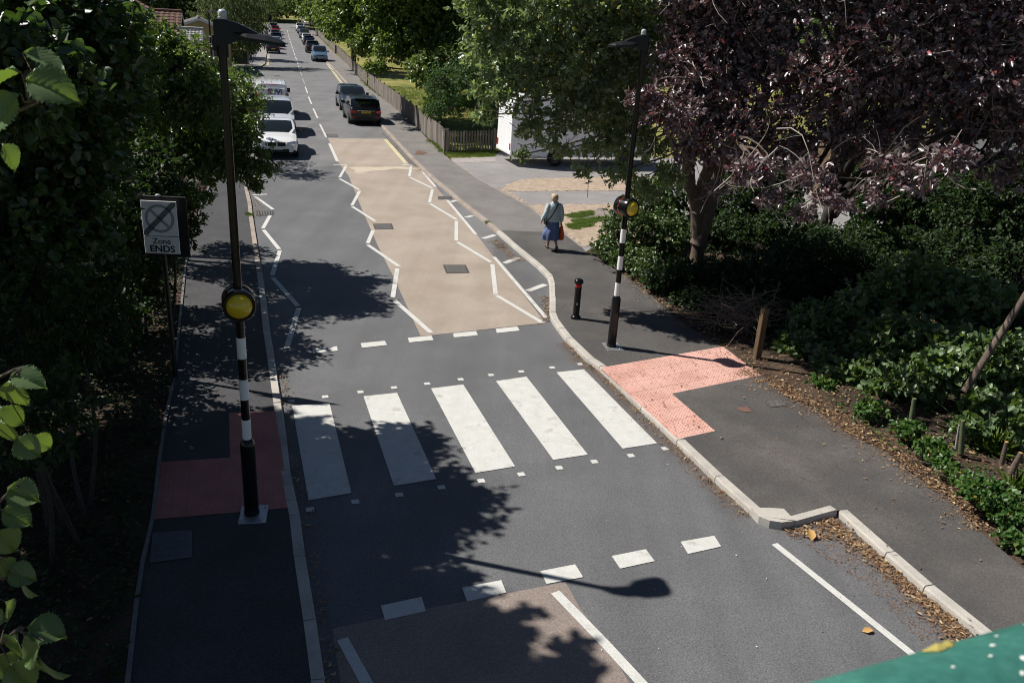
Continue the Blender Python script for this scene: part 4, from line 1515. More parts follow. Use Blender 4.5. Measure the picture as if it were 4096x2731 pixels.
# white motorhome in the driveway, side towards us
mc_ = (-0.555,37.661)
mp = (mc_[0] + 2.12 * math.cos(R(19)), mc_[1] + 2.12 * math.sin(R(19)))
t = thing('motorhome', 'large white motorhome parked side on in the driveway behind the pale leaves', 'motorhome', (mp[0], mp[1], .102), R(19))
p = MB()
Lm, Hm, Wm = 7.0, 3.0, 2.2
prof = [(-2.12, .62), (-2.05, .42), (3.2, .42), (4.7, .45), (4.88, .8), (4.55, 1.25), (3.75, 1.55), (4.15, 2.2), (4.1, 2.75), (3.7, 2.98), (-1.85, 3.0), (-2.08, 2.85)]
nP = len(prof)
vs = [(x, .0, z) for x, z in prof] + [(x, Wm, z) for x, z in prof]
p.add(vs, [tuple(range(nP)), tuple(range(nP, 2 * nP))[::-1]] + [(i, nP + i, nP + (i + 1) % nP, (i + 1) % nP) for i in range(nP)])
mh = p.build('body', mat('motorhome_white', (.86, .865, .87), .35, .05, 1.5, .03, 30, coat=.3), t)
p = MB()
for z in (.72, 1.12, 2.05):
    p.box((.6, -.006, z), (5.2, .012, .02))
p.box((-2.12, .03, 1.6), (.05, .06, 2.3), 0, .012)
p.box((-2.125, 1.1, .56), (.06, 2.1, .16), 0, .02)
p.build('trim_strips', 'white_gloss', mh)
p = MB()
for z in np.arange(.75, 2.8, .11):
    p.box((-2.09, 1.1, z), (.03, 2.0, .07), 0, .01)
p.build('rear_ribs', 'white_gloss', mh)
p = MB()
p.box((-2.14, .12, .82), (.05, .13, .3), 0, .015)
p.build('tail_light', 'tail_red', t)
p = MB()
p.box((-2.14, 2.05, .82), (.05, .13, .3), 0, .015)
p.build('tail_light', 'tail_red', t)
for x in (0, 3.4):
    a = MB()
    a.lathe([(.47, .14), (.47, -.008), (.43, -.018), (.43, .1)], 26, (x, 0, .36), 'Y')
    a.v = [(x_, y_, max(z_, .425)) for x_, y_, z_ in a.v]
    a.build('wheel_arch', 'motorhome_white', t)
    a = MB()
    a.lathe([(.0, -.004), (.44, -.004)], 26, (x, 0, .37), 'Y', cap=False)
    a.v = [(x_, y_, max(z_, .424)) for x_, y_, z_ in a.v]
    a.build('arch_shadow_gap', 'ink', t)
    wz = MB()
    wz.lathe([(.2, .18), (.35, .18), (.36, .15), (.36, -.01), (.345, -.03), (.22, -.035), (.2, -.02)], 26, (x, 0, .36), 'Y')
    wh = wz.build('wheel', 'rubber', t, smooth=True)
    rm = MB()
    rm.lathe([(.22, -.028), (.2, -.03), (.18, .0), (.1, -.012), (.05, -.02), (.0, -.022)], 20, (x, 0, .36), 'Y')
    rm.build('rim', mat('rim_dark', (.07, .07, .07), .5, .1, 9, metal=.5), wh, smooth=True)
for x, z, w_, h_ in ((-.9, 1.7, .9, .5), (1.2, 1.7, 1.1, .55), (3.1, 1.75, .7, .5)):
    p = MB()
    p.box((x, -.012, z), (w_, .03, h_), 0, .012)
    p.build('side_window', 'glass' if x > 3 else 'motorhome_white', t)
p = MB()
p.box((4.33, 1.1, 1.85), (.1, 1.8, .5), 0, .02, 0, .35)
p.build('windscreen', 'glass', t)


# ---------------------------------------------------------------- houses on the left
mat('roof_tile', (.13, .07, .05), .85, .3, 4, .25, 40, .5, 30)
mat('slate_tile', (.10, .098, .10), .8, .25, 6, .2, 40)
mat('slate_light', (.3, .3, .29), .8, .2, 6)
mat('wall_cream', (.5, .45, .35), .85, .1, 3, .12, 50)
mat('wall_ochre', (.36, .27, .13), .85, .08, 2, .08, 60)
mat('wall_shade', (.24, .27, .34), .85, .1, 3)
mat('wood_white', (.55, .55, .53), .6, .06, 4)


def roof_slope(mb, a, b, c, d, rows, cols, th=.05):
    """tiled slope: a-b eaves, d-c ridge; every course laps the one below"""
    a, b, c, d = map(Vector, (a, b, c, d))
    nrm = (b - a).cross(d - a).normalized()
    if nrm.z < 0:
        nrm = -nrm
    for i in range(rows):
        v0, v1 = i / rows, (i + 1.15) / rows
        v1 = min(1, v1)
        for j in range(cols):
            u0, u1 = (j + .02) / cols, (j + .98) / cols
            up = nrm * (th * .5 + random.uniform(0, .012))
            p0, p1 = a.lerp(b, u0).lerp(d.lerp(c, u0), v0), a.lerp(b, u1).lerp(d.lerp(c, u1), v0)
            p2, p3 = a.lerp(b, u1).lerp(d.lerp(c, u1), v1), a.lerp(b, u0).lerp(d.lerp(c, u0), v1)
            um = p0.lerp(p1, .5) + nrm * th * .6
            um2 = p3.lerp(p2, .5)
            mb.add([p0 + up, um + up, p1 + up, p2, um2 + nrm * th * .5, p3, p0 - nrm * .01, p1 - nrm * .01], [(0, 1, 4, 5), (1, 2, 3, 4), (6, 7, 2, 1, 0)])


def house(name, label, loc, rz, W, D, eave, ridge, wall, roof, over=.3, rows=14, cols=26, wins=(), verge='wood_white', chimney=False):
    """gable ends face -y and +y (ridge along y)"""
    t = thing(name, label, 'house', (*loc, -.02), rz)
    p = MB()
    p.add([(-W / 2, -D / 2, 0), (W / 2, -D / 2, 0), (W / 2, -D / 2, eave), (0, -D / 2, ridge), (-W / 2, -D / 2, eave),
           (-W / 2, D / 2, 0), (W / 2, D / 2, 0), (W / 2, D / 2, eave), (0, D / 2, ridge), (-W / 2, D / 2, eave)],
          [(0, 1, 2, 3, 4), (9, 8, 7, 6, 5), (1, 6, 7, 2), (5, 0, 4, 9)])
    p.build('wall', wall, t)
    sl = (ridge - eave) / (W / 2)
    r = MB()
    for sg in (1, -1):
        xe, ze = sg * (W / 2 + over), eave - sl * over + .06
        y0, y1 = -D / 2 - over, D / 2 + over
        roof_slope(r, (xe, y0, ze), (xe, y1, ze), (0, y1, ridge + .06), (0, y0, ridge + .06), rows, cols)
    r.tube([(0, -D / 2 - over, ridge + .1), (0, D / 2 + over, ridge + .1)], .1, 8)
    rf = r.build('roof', roof, t)
    v = MB()
    for yy in (-D / 2 - over, D / 2 + over):
        for sg in (1, -1):
            xe, ze = sg * (W / 2 + over), eave - sl * over
            v.add([(xe, yy - .02, ze - .14), (0, yy - .02, ridge - .12), (0, yy - .02, ridge + .06), (xe, yy - .02, ze + .05),
                   (xe, yy + .02, ze - .14), (0, yy + .02, ridge - .12), (0, yy + .02, ridge + .06), (xe, yy + .02, ze + .05)],
                  [(0, 1, 2, 3), (7, 6, 5, 4), (0, 4, 5, 1), (3, 2, 6, 7)])
    v.build('verge_boards', verge, rf)
    if chimney:
        c = MB()
        c.box((.2, 0, ridge + .2), (.6, .7, 1.5), 0, .02)
        c.build('chimney', 'roof_tile', rf)
    for x, z, w_, h_, side in wins:
        f = MB()
        g_ = MB()
        if side == 'f':
            f.box((x, -D / 2 - .02, z), (w_, .08, h_), 0, .01)
            g_.box((x, -D / 2 - .063, z), (w_ - .14, .01, h_ - .14))
        else:
            f.box((W / 2 + .02, x, z), (.08, w_, h_), 0, .01)
            g_.box((W / 2 + .063, x, z), (.01, w_ - .14, h_ - .14))
        fo = f.build('window', 'wood_white', t)
        g_.build('pane', 'glass', fo)
    return t


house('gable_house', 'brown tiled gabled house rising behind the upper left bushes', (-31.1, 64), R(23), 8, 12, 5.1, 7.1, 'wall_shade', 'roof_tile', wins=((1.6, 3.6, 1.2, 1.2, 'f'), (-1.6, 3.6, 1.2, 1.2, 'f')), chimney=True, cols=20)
house('gable_house', 'low tiled wing with cream walls joining the gabled house', (-26.3, 59.8), R(105), 4.6, 5, 3.85, 5.35, 'wall_cream', 'roof_tile', rows=9, cols=16, over=.2, wins=((-.6, 2.6, 1.0, 1.1, 's'), (1.2, 2.6, .9, 1.1, 's')))
house('porch_house', 'small slate roofed porch in front of the ochre house', (-21.9, 57.2), R(105), 2.2, 1.3, 3.6, 4.4, 'wall_cream', 'slate_light', rows=8, cols=7, over=.12)
house('gable_house', 'plain ochre gable house behind the willow and the far lamp', (-31.6, 84.6), R(21), 5.2, 10, 3.7, 4.65, 'wall_ochre', 'slate_tile', over=.25, wins=((1.4, 1.9, .8, .9, 'f'),), cols=14)


# ---------------------------------------------------------------- foliage
mat('bark_grey', (.16, .135, .115), .9, .3, 5, .3, 40, .6, 30, stretch=(3, 3, .7))
mat('bark_dark', (.045, .036, .03), .9, .3, 5, .3, 40, .6, 30, stretch=(3, 3, .7))
mat('bark_plum', (.12, .088, .068), .85, .3, 4, .35, 30, .6, 30, stretch=(2, 2, 1))
mat('twig_pale', (.36, .32, .28), .8, .2, 6)
mat('stem_green', (.10, .12, .06), .8, .3, 6)
leaf_mat('leaf_dogwood', (.05, .088, .02), (.10, .155, .04), .27, .3, (.2, .32, .04), spec=.75, c3=(.16, .09, .03))
leaf_mat('leaf_whitebeam', (.15, .20, .10), (.29, .35, .21), .28, .38, (.32, .44, .11), spec=.8, c3=(.36, .25, .04))
leaf_mat('leaf_plum', (.10, .076, .083), (.26, .205, .213), .34, .18, (.2, .06, .055), spec=.8, c3=(.22, .03, .028))
leaf_mat('leaf_dark', (.025, .05, .015), (.06, .10, .03), .33, .28, (.10, .19, .025), spec=.65)
leaf_mat('leaf_shade', (.014, .03, .010), (.034, .06, .018), .5, .25, (.06, .12, .015), spec=.25)  # darker copy of the leaf tones, deep shade put into the colour
leaf_mat('leaf_lime', (.045, .085, .016), (.10, .155, .03), .45, .35, (.20, .30, .04))
leaf_mat('leaf_beech', (.045, .08, .018), (.11, .165, .035), .4, .32, (.22, .32, .04))
leaf_mat('leaf_far', (.05, .085, .02), (.10, .15, .035), .6, .3, (.16, .24, .04), spec=.25)
leaf_mat('leaf_willow', (.11, .15, .055), (.19, .23, .10), .5, .3, (.22, .28, .09), spec=.3)
leaf_mat('leaf_rowan', (.025, .06, .018), (.05, .105, .03), .5, .3, (.1, .2, .03), spec=.35)
leaf_mat('leaf_hazel', (.075, .13, .05), (.14, .20, .085), .42, .26, (.26, .40, .04), spec=.55)
leaf_mat('leaf_bramble', (.035, .085, .018), (.075, .15, .03), .42, .28, (.14, .28, .03), spec=.45, c3=(.25, .2, .04))
leaf_mat('leaf_ivy', (.03, .06, .014), (.085, .13, .035), .34, .25, (.12, .22, .03), spec=.5)
leaf_mat('leaf_fallen', (.15, .08, .042), (.36, .245, .14), .75, .1, spec=.2, c3=(.55, .42, .25))
leaf_mat('leaf_chaff', (.13, .068, .038), (.30, .175, .095), .85, .05, spec=.1)
leaf_mat('grass_blade', (.06, .11, .015), (.14, .20, .04), .6, .25, (.2, .32, .04), spec=.25, c3=(.3, .26, .1))

# leaf outlines: (along, across) pairs of one half, then a fold lift
SHAPE4 = [(0, 0), (.32, .46), (.72, .36), (1, 0)]


def leaf_mesh(name, P, A, Nn, ln, wd, m, parent=None, fold=.18, droop=.12, extra=None):
    """P positions, A axes, Nn normals (k,3); ln, wd arrays: six corners and two folded faces per leaf"""
    k = len(P)
    A = A / np.maximum(1e-9, np.linalg.norm(A, axis=1, keepdims=True))
    Sd = np.cross(Nn, A)
    Sd /= np.maximum(1e-9, np.linalg.norm(Sd, axis=1, keepdims=True))
    Up = np.cross(A, Sd)
    ln = np.asarray(ln).reshape(-1, 1) * np.ones((k, 1))
    wd = np.asarray(wd).reshape(-1, 1) * np.ones((k, 1))
    V = np.empty((k, 6, 3), np.float32)
    V[:, 0] = P
    V[:, 1] = P + A * ln * .34 + Sd * wd * .5 + Up * wd * fold
    V[:, 2] = P + A * ln * .74 + Sd * wd * .36 + Up * (wd * fold - ln * droop * .5)
    V[:, 3] = P + A * ln - Up * ln * droop
    V[:, 4] = P + A * ln * .74 - Sd * wd * .36 + Up * (wd * fold - ln * droop * .5)
    V[:, 5] = P + A * ln * .34 - Sd * wd * .5 + Up * wd * fold
    idx = (np.arange(k) * 6)[:, None]
    F = np.concatenate([idx + np.array([0, 3, 2, 1]), idx + np.array([0, 5, 4, 3])], 1).reshape(-1)
    V = V.reshape(-1, 3)
    nl = len(F) // 4
    if extra and extra[0].v:
        mb_, m2 = extra
        F = np.concatenate([F, np.array(mb_.f).reshape(-1) + len(V)])
        V = np.concatenate([V, np.array(mb_.v)])
        o = raw_mesh(name, V, F, 4, m, parent)
        o.data.materials.append(MATS[m2])
        mi = np.zeros(len(F) // 4, np.int32)
        mi[nl:] = 1
        o.data.polygons.foreach_set('material_index', mi)
        return o
    return raw_mesh(name, V, F, 4, m, parent)


def raw_mesh(name, V, F, n, m, parent=None):
    me = bpy.data.meshes.new(name)
    nf = len(F) // n
    me.vertices.add(len(V))
    me.vertices.foreach_set('co', np.asarray(V, np.float32).reshape(-1))
    me.loops.add(len(F))
    me.loops.foreach_set('vertex_index', np.asarray(F, np.int32))
    me.polygons.add(nf)
    me.polygons.foreach_set('loop_start', np.arange(0, nf * n, n, dtype=np.int32))
    me.update(calc_edges=True)
    me.materials.append(MATS[m] if isinstance(m, str) else m)
    o = bpy.data.objects.new(name, me)
    COL.objects.link(o)
    if parent:
        o.parent = parent
    return o


def unit(v):
    return v / np.maximum(1e-9, np.linalg.norm(v, axis=-1, keepdims=True))


def crown_points(rng, lobes, n_tw, shell):
    """twig tips spread through the lobes; denser towards the outside"""
    vol = np.array([l[3] * l[4] * l[5] for l in lobes]) ** .7
    pick = rng.choice(len(lobes), n_tw, p=vol / vol.sum())
    C = np.array([l[:3] for l in lobes])[pick]
    Rr = np.array([l[3:6] for l in lobes])[pick]
    d = unit(rng.normal(size=(n_tw, 3)))
    r = (shell + (1 - shell) * rng.random(n_tw) ** .7) * rng.uniform(.82, 1.1, n_tw)
    return C + d * Rr * r[:, None], unit(d / Rr), C


def foliage(rng, tips, dirs, per, tw_len, ln, wd, spread=.8, up=.75, gravity=.25, jitter=.5, lean=1.):
    """per leaves along every twig"""
    n = len(tips)
    td = unit(dirs + rng.normal(size=(n, 3)) * .45 + np.array([0, 0, .12]))
    T = np.repeat(tips, per, 0)
    D = np.repeat(td, per, 0)
    k = len(T)
    f = rng.random(k) ** .8
    P = T - D * (tw_len * (1 - f))[:, None] + rng.normal(size=(k, 3)) * tw_len * .05
    lat = unit(np.cross(D, rng.normal(size=(k, 3))))
    A = unit(D * (.35 + .5 * f[:, None]) + lat * spread + np.array([0, 0, -gravity]))
    N = unit(np.array([-.28 * lean, -.10 * lean, up]) + rng.normal(size=(k, 3)) * jitter + D * .25)
    L = ln * rng.uniform(.5, 1.3, k)
    return P, A, N, L, wd / ln * L * rng.uniform(.85, 1.15, k), td


def limb(mb, a, b, r0, r1, rng, n=7, wob=.12, sag=0., seg=9, cap=True):
    a, b = np.array(a, float), np.array(b, float)
    ln = np.linalg.norm(b - a)
    pts = []
    off = rng.normal(size=3) * wob * ln
    off2 = rng.normal(size=3) * wob * ln * .5
    for i in range(seg + 1):
        t = i / seg
        p = a + (b - a) * t + off * math.sin(math.pi * t) * .6 + off2 * math.sin(2 * math.pi * t) * .6 + np.array([0, 0, -sag * ln * math.sin(math.pi * t)])
        pts.append(p)
    mb.tube(pts, [r0 + (r1 - r0) * (i / seg) ** .8 for i in range(seg + 1)], n, cap)
    return pts


def twigs_mesh(rng, ends, starts, r, mb, k=3):
    for e, s in zip(ends, starts):
        m_ = (e + s) / 2 + rng.normal(size=3) * .08 * np.linalg.norm(e - s)
        mb.tube([s, m_, e], [r, r * .7, r * .3], k, cap=False)


def tree(name, label, cat, base, trunk, lobes, n_tw, per, tw_len, ln, wd, leaf, bark='bark_grey', r0=.18, seed=1, shell=.5, group=None, up=.75, gravity=.25, spread=.8,
         jitter=.5, twig_share=.25, limbs=True, twig_m=None, fold=.18, droop=.12, stems=None, bare=0, absl=False):
    """base (x,y,z); trunk: list of points relative to base; lobes: ellipsoids relative to base"""
    rng = np.random.default_rng(seed)
    if absl:
        lobes = [(l[0][0] - base[0], l[0][1] - base[1], l[0][2] - base[2], *l[1:]) for l in lobes]
    t = thing(name, label, cat, base, 0, group)
    w_ = MB()
    forks = []
    for tr in (stems or [trunk]):
        pts = smoothline(tr, 4)
        nn = len(pts)
        rr = [r0 * (1 - .55 * i / nn) * (1.25 if i == 0 else 1) for i in range(nn)]
        w_.tube(pts, rr, 12)
        forks += [np.array(p) for p in pts[nn // 2:]]
    if limbs:
        for l in lobes:
            c = np.array(l[:3])
            f = min(forks, key=lambda q: np.linalg.norm(q - c) + .6 * max(0, q[2] - c[2]))
            P = limb(w_, f, c, r0 * .38, r0 * .13, rng, 7, .07)
            for k in range(3):
                d = unit(rng.normal(size=3))
                limb(w_, P[4 + k], c + d * np.array(l[3:6]) * .8, r0 * .13, r0 * .03, rng, 5, .1, seg=6)
    w_.build('trunk', bark, t, smooth=True)
    tips, dirs, C = crown_points(rng, lobes, n_tw, shell)
    P, A, N, L, Wd, td = foliage(rng, tips, dirs, per, tw_len, ln, wd, spread, up, gravity, jitter)
    tw = MB()
    if twig_share:
        kk = int(n_tw * twig_share)
        sel = rng.choice(n_tw, kk, replace=False)
        twigs_mesh(rng, tips[sel], tips[sel] - td[sel] * tw_len * rng.uniform(1, 2.2, (kk, 1)), .006 + ln * .03, tw)
    if bare:
        tp, dr_, C = crown_points(rng, lobes, bare, .9)
        for p, d in zip(tp, dr_):
            e = p + unit(d + rng.normal(size=3) * .6) * rng.uniform(.25, .6)
            s = p - d * rng.uniform(.5, 1.2) + rng.normal(size=3) * .25
            pp = limb(tw, s, e, .013, .004, rng, 4, .12, seg=6, cap=False)
            for _ in range(3):
                q = pp[rng.integers(2, 6)]
                limb(tw, q, q + unit(d + rng.normal(size=3)) * rng.uniform(.2, .45), .006, .003, rng, 3, .1, seg=3, cap=False)
    leaf_mesh('crown', P, A, N, L, Wd, leaf, t, fold, droop, (tw, twig_m or bark))
    return t


# pale leaved tree over the pavement, trunk behind the crossing post
tree('whitebeam_tree', 'pale green tree with silvery leaves overhanging the pavement and the motorhome', 'tree', (5.0, 23.2, 0),
     [(0, 0, 0), (-.2, -.2, 1.5), (-.6, -.8, 3), (-1.3, -1.8, 4.6), (-2.0, -2.6, 6.5)],
     [((-0.336,18.500,5.649), 1.15, 1.1, 1.0), ((-0.818,18.500,6.215), .8, .9, .7), ((0.345,18.500,6.281), 1.3, 1.2, 1.0), ((1.036,18.500,5.556), 1.3, 1.1, 1.1), ((0.031,18.500,4.886), .75, .8, .7), ((-0.551,18.200,4.742), .35, .4, .25), ((1.126,18.500,4.503), .8, .8, .6), ((0.366,18.300,4.028), .6, .6, .45), ((0.997,18.300,3.700), .5, .5, .3), ((-0.020,18.200,3.515), .2, .25, .12), ((0.537,20.500,5.547), 1.2, 1.2, 1.1), ((1.493,21.000,5.389), 1.3, 1.2, 1.2), ((2.202,21.000,4.532), 1.1, 1.1, 1.0), ((1.277,22.000,6.146), 1.4, 1.2, 1.2), ((0.396,22.000,6.494), 1.4, 1.2, 1.2), ((2.665,21.500,5.636), 1.2, 1.2, 1.2), ((1.643,20.500,7.627), 1.6, 1.5, 1.2),
      ((1.758,18.800,4.965), 1.1, 1, .9), ((1.819,18.800,6.196), 1.2, 1.1, 1.1), ((1.751,18.500,3.810), .6, .6, .45), ((2.250,19.000,4.056), .8, .8, .6), ((1.316,18.300,3.255), .3, .3, .2), ((2.206,18.600,3.163), .55, .5, .35), ((2.785,19.000,2.737), .45, .5, .35), ((0.549,18.500,7.115), 1.6, 1.4, 1.1), ((1.689,18.500,7.179), 1.5, 1.4, 1.1), ((-1.077,18.800,5.554), .45, .5, .4), ((-0.930,18.800,4.763), .42, .5, .35), ((-0.972,18.800,4.213), .3, .4, .22), ((0.083,18.600,4.067), .35, .4, .28), ((2.887,19.200,3.783), .6, .5, .5), ((3.464,19.800,3.035), .5, .5, .4), ((2.776,19.500,5.889), 1.0, 1.0, 1.0), ((-1.108,18.500,6.696), .8, .9, .6)],
     4700, 10, .32, .128, .066, 'leaf_whitebeam', 'bark_grey', .10, 11, .5, up=.45, gravity=.0, jitter=.8, twig_share=.35, absl=True)
# purple plums
PG = None
tree('purple_plum_tree', 'purple leaved plum with a forked trunk behind the right crossing post', 'tree', (4.9, 22.4, 0), None,
     [((2.816,16.500,4.794), .8, .8, .6), ((2.218,16.500,4.958), .4, .5, .3), ((3.802,16.500,4.285), .9, .8, .6), ((3.476,17.000,5.516), 1.0, 1.0, .8), ((4.499,16.500,5.132), 1.1, 1.0, .9), ((3.851,14.200,4.086), .55, .5, .35), ((4.019,17.000,6.332), 1.2, 1.1, 1.0), ((3.201,17.500,6.361), .8, .9, .7), ((3.307,16.800,4.006), .5, .5, .4), ((3.479,17.000,7.207), 1.4, 1.3, 1.0), ((2.906,17.200,5.633), .6, .7, .6), ((3.015,17.500,7.732), 1.4, 1.3, .9), ((4.125,19.500,5.787), 1.3, 1.3, 1.2), ((3.826,19.500,4.473), .9, .9, .8), ((3.875,16.600,3.349), .3, .3, .25)],
     3100, 13, .30, .10, .056, 'leaf_plum', 'bark_plum', .2, 23, .5, up=.5, gravity=.2, jitter=.75, twig_share=.12, absl=True, twig_m='twig_pale',
     stems=[[(0, 0, .2), (0, -.05, .9), (-.25, -.15, 1.9), (-.7, -.8, 2.8), (-.9, -2.2, 3.7), (-.7, -4.2, 4.8)], [(0, -.05, .8), (.15, -.1, 1.8), (.2, -.4, 2.8), (.4, -1.8, 4.2), (.4, -3.6, 5.4)], [(-.1, -.1, 1.7), (-.15, -.3, 2.5), (-.1, -1.4, 3.4), (.2, -3.6, 4.4)]], bare=60)
tree('purple_plum_tree', 'broad purple leaved plum filling the upper right corner, white showing through below', 'tree', (9.0, 24.6, 0), None,
     [((5.408,16.000,5.530), 1.3, 1.2, 1.0), ((6.353,15.500,6.049), 1.4, 1.3, 1.1), ((7.265,15.500,5.077), 1.1, 1.0, .8), ((6.077,16.000,4.565), 1.0, .9, .6), ((7.623,15.000,5.720), 1.3, 1.2, 1.0), ((5.204,16.500,6.625), 1.4, 1.3, 1.1), ((6.531,16.000,7.191), 1.6, 1.5, 1.1), ((5.773,13.200,4.434), .5, .5, .3), ((4.666,13.800,4.131), .45, .5, .35), ((6.454,12.900,4.654), .5, .5, .3), ((4.976,16.500,4.273), .7, .7, .6), ((4.849,14.200,3.410), .28, .3, .2), ((4.944,13.400,3.836), .4, .4, .22), ((5.539,13.200,3.946), .4, .4, .2), ((6.026,12.900,4.235), .4, .4, .2), ((4.130,13.900,3.686), .32, .35, .22), ((7.444,15.500,6.813), 1.4, 1.3, 1.0), ((5.518,16.500,7.440), 1.7, 1.5, 1.0), ((6.659,17.000,5.137), 1.3, 1.0, 1.0), ((5.906,15.500,7.736), 1.8, 1.6, 1.0), ((4.891,17.000,7.869), 1.7, 1.5, 1.0), ((7.968,17.500,5.913), 1.5, 1.4, 1.3)],
     4300, 13, .30, .10, .056, 'leaf_plum', 'bark_dark', .2, 37, .5, up=.5, gravity=.2, jitter=.75, twig_share=.12, absl=True, twig_m='twig_pale',
     stems=[[(0, 0, 0), (0, -.2, 1.4), (.05, -.8, 2.8), (-.2, -3.2, 4.2), (0, -6.2, 5.6)], [(.02, -.3, 1.5), (.4, -1.4, 2.9), (.6, -5, 4.4), (.5, -7.4, 5)], [(0, -.3, 1.9), (-.5, -1.6, 3.0), (-1.6, -5.2, 4.4)]], bare=95)
tree('purple_plum_tree', 'third purple leaved plum cut by the right edge of the photo', 'tree', (13.2, 22.5, 0), None,
     [((8.086,14.500,5.981), 1.3, 1.2, 1.0), ((8.516,14.300,5.063), 1.0, 1.0, .7), ((8.034,15.000,6.907), 1.4, 1.3, 1.0), ((8.183,14.500,4.299), .55, .6, .4), ((8.677,14.500,6.612), 1.5, 1.5, 1.2), ((8.221,15.000,7.506), 1.6, 1.5, 1.0), ((9.290,14.500,4.801), 1.0, 1.0, .8), ((8.353,15.400,5.151), .9, .8, .7)],
     1900, 13, .30, .10, .056, 'leaf_plum', 'bark_dark', .16, 41, .4, up=.5, gravity=.2, jitter=.75, twig_share=.12, absl=True, twig_m='twig_pale',
     stems=[[(0, 0, 0), (0, -.3, 1.6), (-.3, -2.4, 3), (-.8, -6.5, 4.8)]], bare=40)
# left: dogwood over the road
tree('dogwood_tree', 'glossy leaved tree leaning over the white parked cars and the road, sunlit at the top', 'tree', (-10.4, 20.5, 0), None,
     [((-6.738,20.000,3.401), .75, .9, .6), ((-7.270,19.000,4.239), 1.0, 1.1, .85), ((-7.604,18.800,5.001), 1.0, 1.1, .75), ((-6.552,19.600,2.614), .6, .7, .42), ((-7.309,19.600,2.719), .9, .9, .7), ((-8.231,18.800,5.274), 1.0, 1.0, .7), ((-5.968,19.600,2.679), .33, .4, .2), ((-8.244,19.500,3.175), 1.1, 1.0, .9), ((-7.664,19.300,1.939), .6, .6, .4), ((-7.304,20.500,4.413), .6, .8, .45),
      ((-8.104,18.500,4.320), 1.1, 1.1, .9), ((-8.665,17.500,4.193), 1.2, 1.1, 1.0), ((-9.848,22.000,2.976), 1.0, 1.0, .9), ((-6.713,20.500,3.950), .4, .5, .3), ((-7.689,20.500,3.386), 1.0, 1.2, .8), ((-9.779,21.000,5.521), 1.0, 1.1, .6), ((-7.120,20.300,3.036), .6, .7, .5), ((-8.347,21.000,4.116), .9, 1.0, .8), ((-9.295,20.000,2.946), 1.0, 1.0, 1.0), ((-6.181,19.500,2.298), .25, .3, .2), ((-5.685,19.600,2.636), .16, .2, .1), ((-6.134,19.800,3.012), .25, .3, .2), ((-6.589,20.500,4.306), .16, .2, .12), ((-9.645,21.000,4.844), 1.0, 1.1, .8)],
     4600, 12, .32, .1, .056, 'leaf_dogwood', 'bark_dark', .12, 5, .35, up=.4, gravity=.5, jitter=.8, twig_share=.2, droop=.3, absl=True,
     stems=[[(0, 0, 0), (.3, .1, 1.2), (1.0, .2, 2.4), (1.8, .4, 3.8)], [(-.2, .2, 0), (-.3, .4, 1.6), (-.2, .8, 3.4), (-.4, 1, 4.6)], [(.2, -.1, 0), (.8, -.2, 1.2), (1.8, -.3, 2.2), (3.0, 0, 3.0)]])


def bush(name, label, cat, lobes, n_tw, per, tw_len, ln, wd, leaf, seed, base=None, absl=True, group=None, stems=5, bark='bark_dark', r0=.03, **kw):
    """many stemmed shrub; lobes are ((x, y, z), rx, ry, rz) in the world"""
    rng = np.random.default_rng(seed + 900)
    c = np.mean([l[0] for l in lobes], 0)
    b = base or (float(c[0]), float(c[1]), .08)
    st = []
    for k in range(stems):
        l = lobes[k % len(lobes)]
        e = np.array(l[0]) - np.array(b)
        a = np.array([e[0] * .5 + rng.normal() * .15, e[1] * .5 + rng.normal() * .15, 0])
        m_ = (a + e) / 2 + rng.normal(size=3) * .1
        st.append([tuple(a), tuple(m_), tuple(e)])
    return tree(name, label, cat, b, None, lobes, n_tw, per, tw_len, ln, wd, leaf, bark, r0, seed, absl=True, group=group, stems=st, limbs=kw.pop('limbs', False), **kw)


# --- left side
tree('broadleaf_tree', 'dark large leaved tree filling the upper left corner in front of the houses', 'tree', (-8.2, 10.8, .08), None,
     [((-6.088,10.500,5.792), 1.2, 1.2, 1.1), ((-5.825,11.000,5.445), 1.3, 1.1, 1.1), ((-6.066,12.000,5.049), .9, 1.0, .9), ((-6.168,10.500,4.574), 1.3, 1.1, 1.2), ((-6.250,11.500,4.216), .85, .9, .9), ((-6.013,12.500,5.727), .6, .8, .6), ((-5.979,10.500,3.603), 1.0, 1.0, 1.0), ((-6.039,9.500,3.397), 1.0, 1.0, 1.0),
      ((-6.058,11.000,6.290), 1.0, 1.1, .8), ((-5.389,9.000,5.331), .9, .8, .9)],
     3300, 9, .4, .135, .095, 'leaf_dark', 'bark_dark', .13, 61, .35, up=.5, gravity=.25, jitter=.55, twig_share=.2, absl=True,
     stems=[[(0, 0, 0), (.2, 0, 1.5), (.4, 0, 3), (.6, 0, 5)], [(.1, .1, 0), (.7, .3, 1.4), (1.3, .5, 3)], [(-.1, -.1, 0), (0, -.5, 2), (.4, -.9, 4)]])
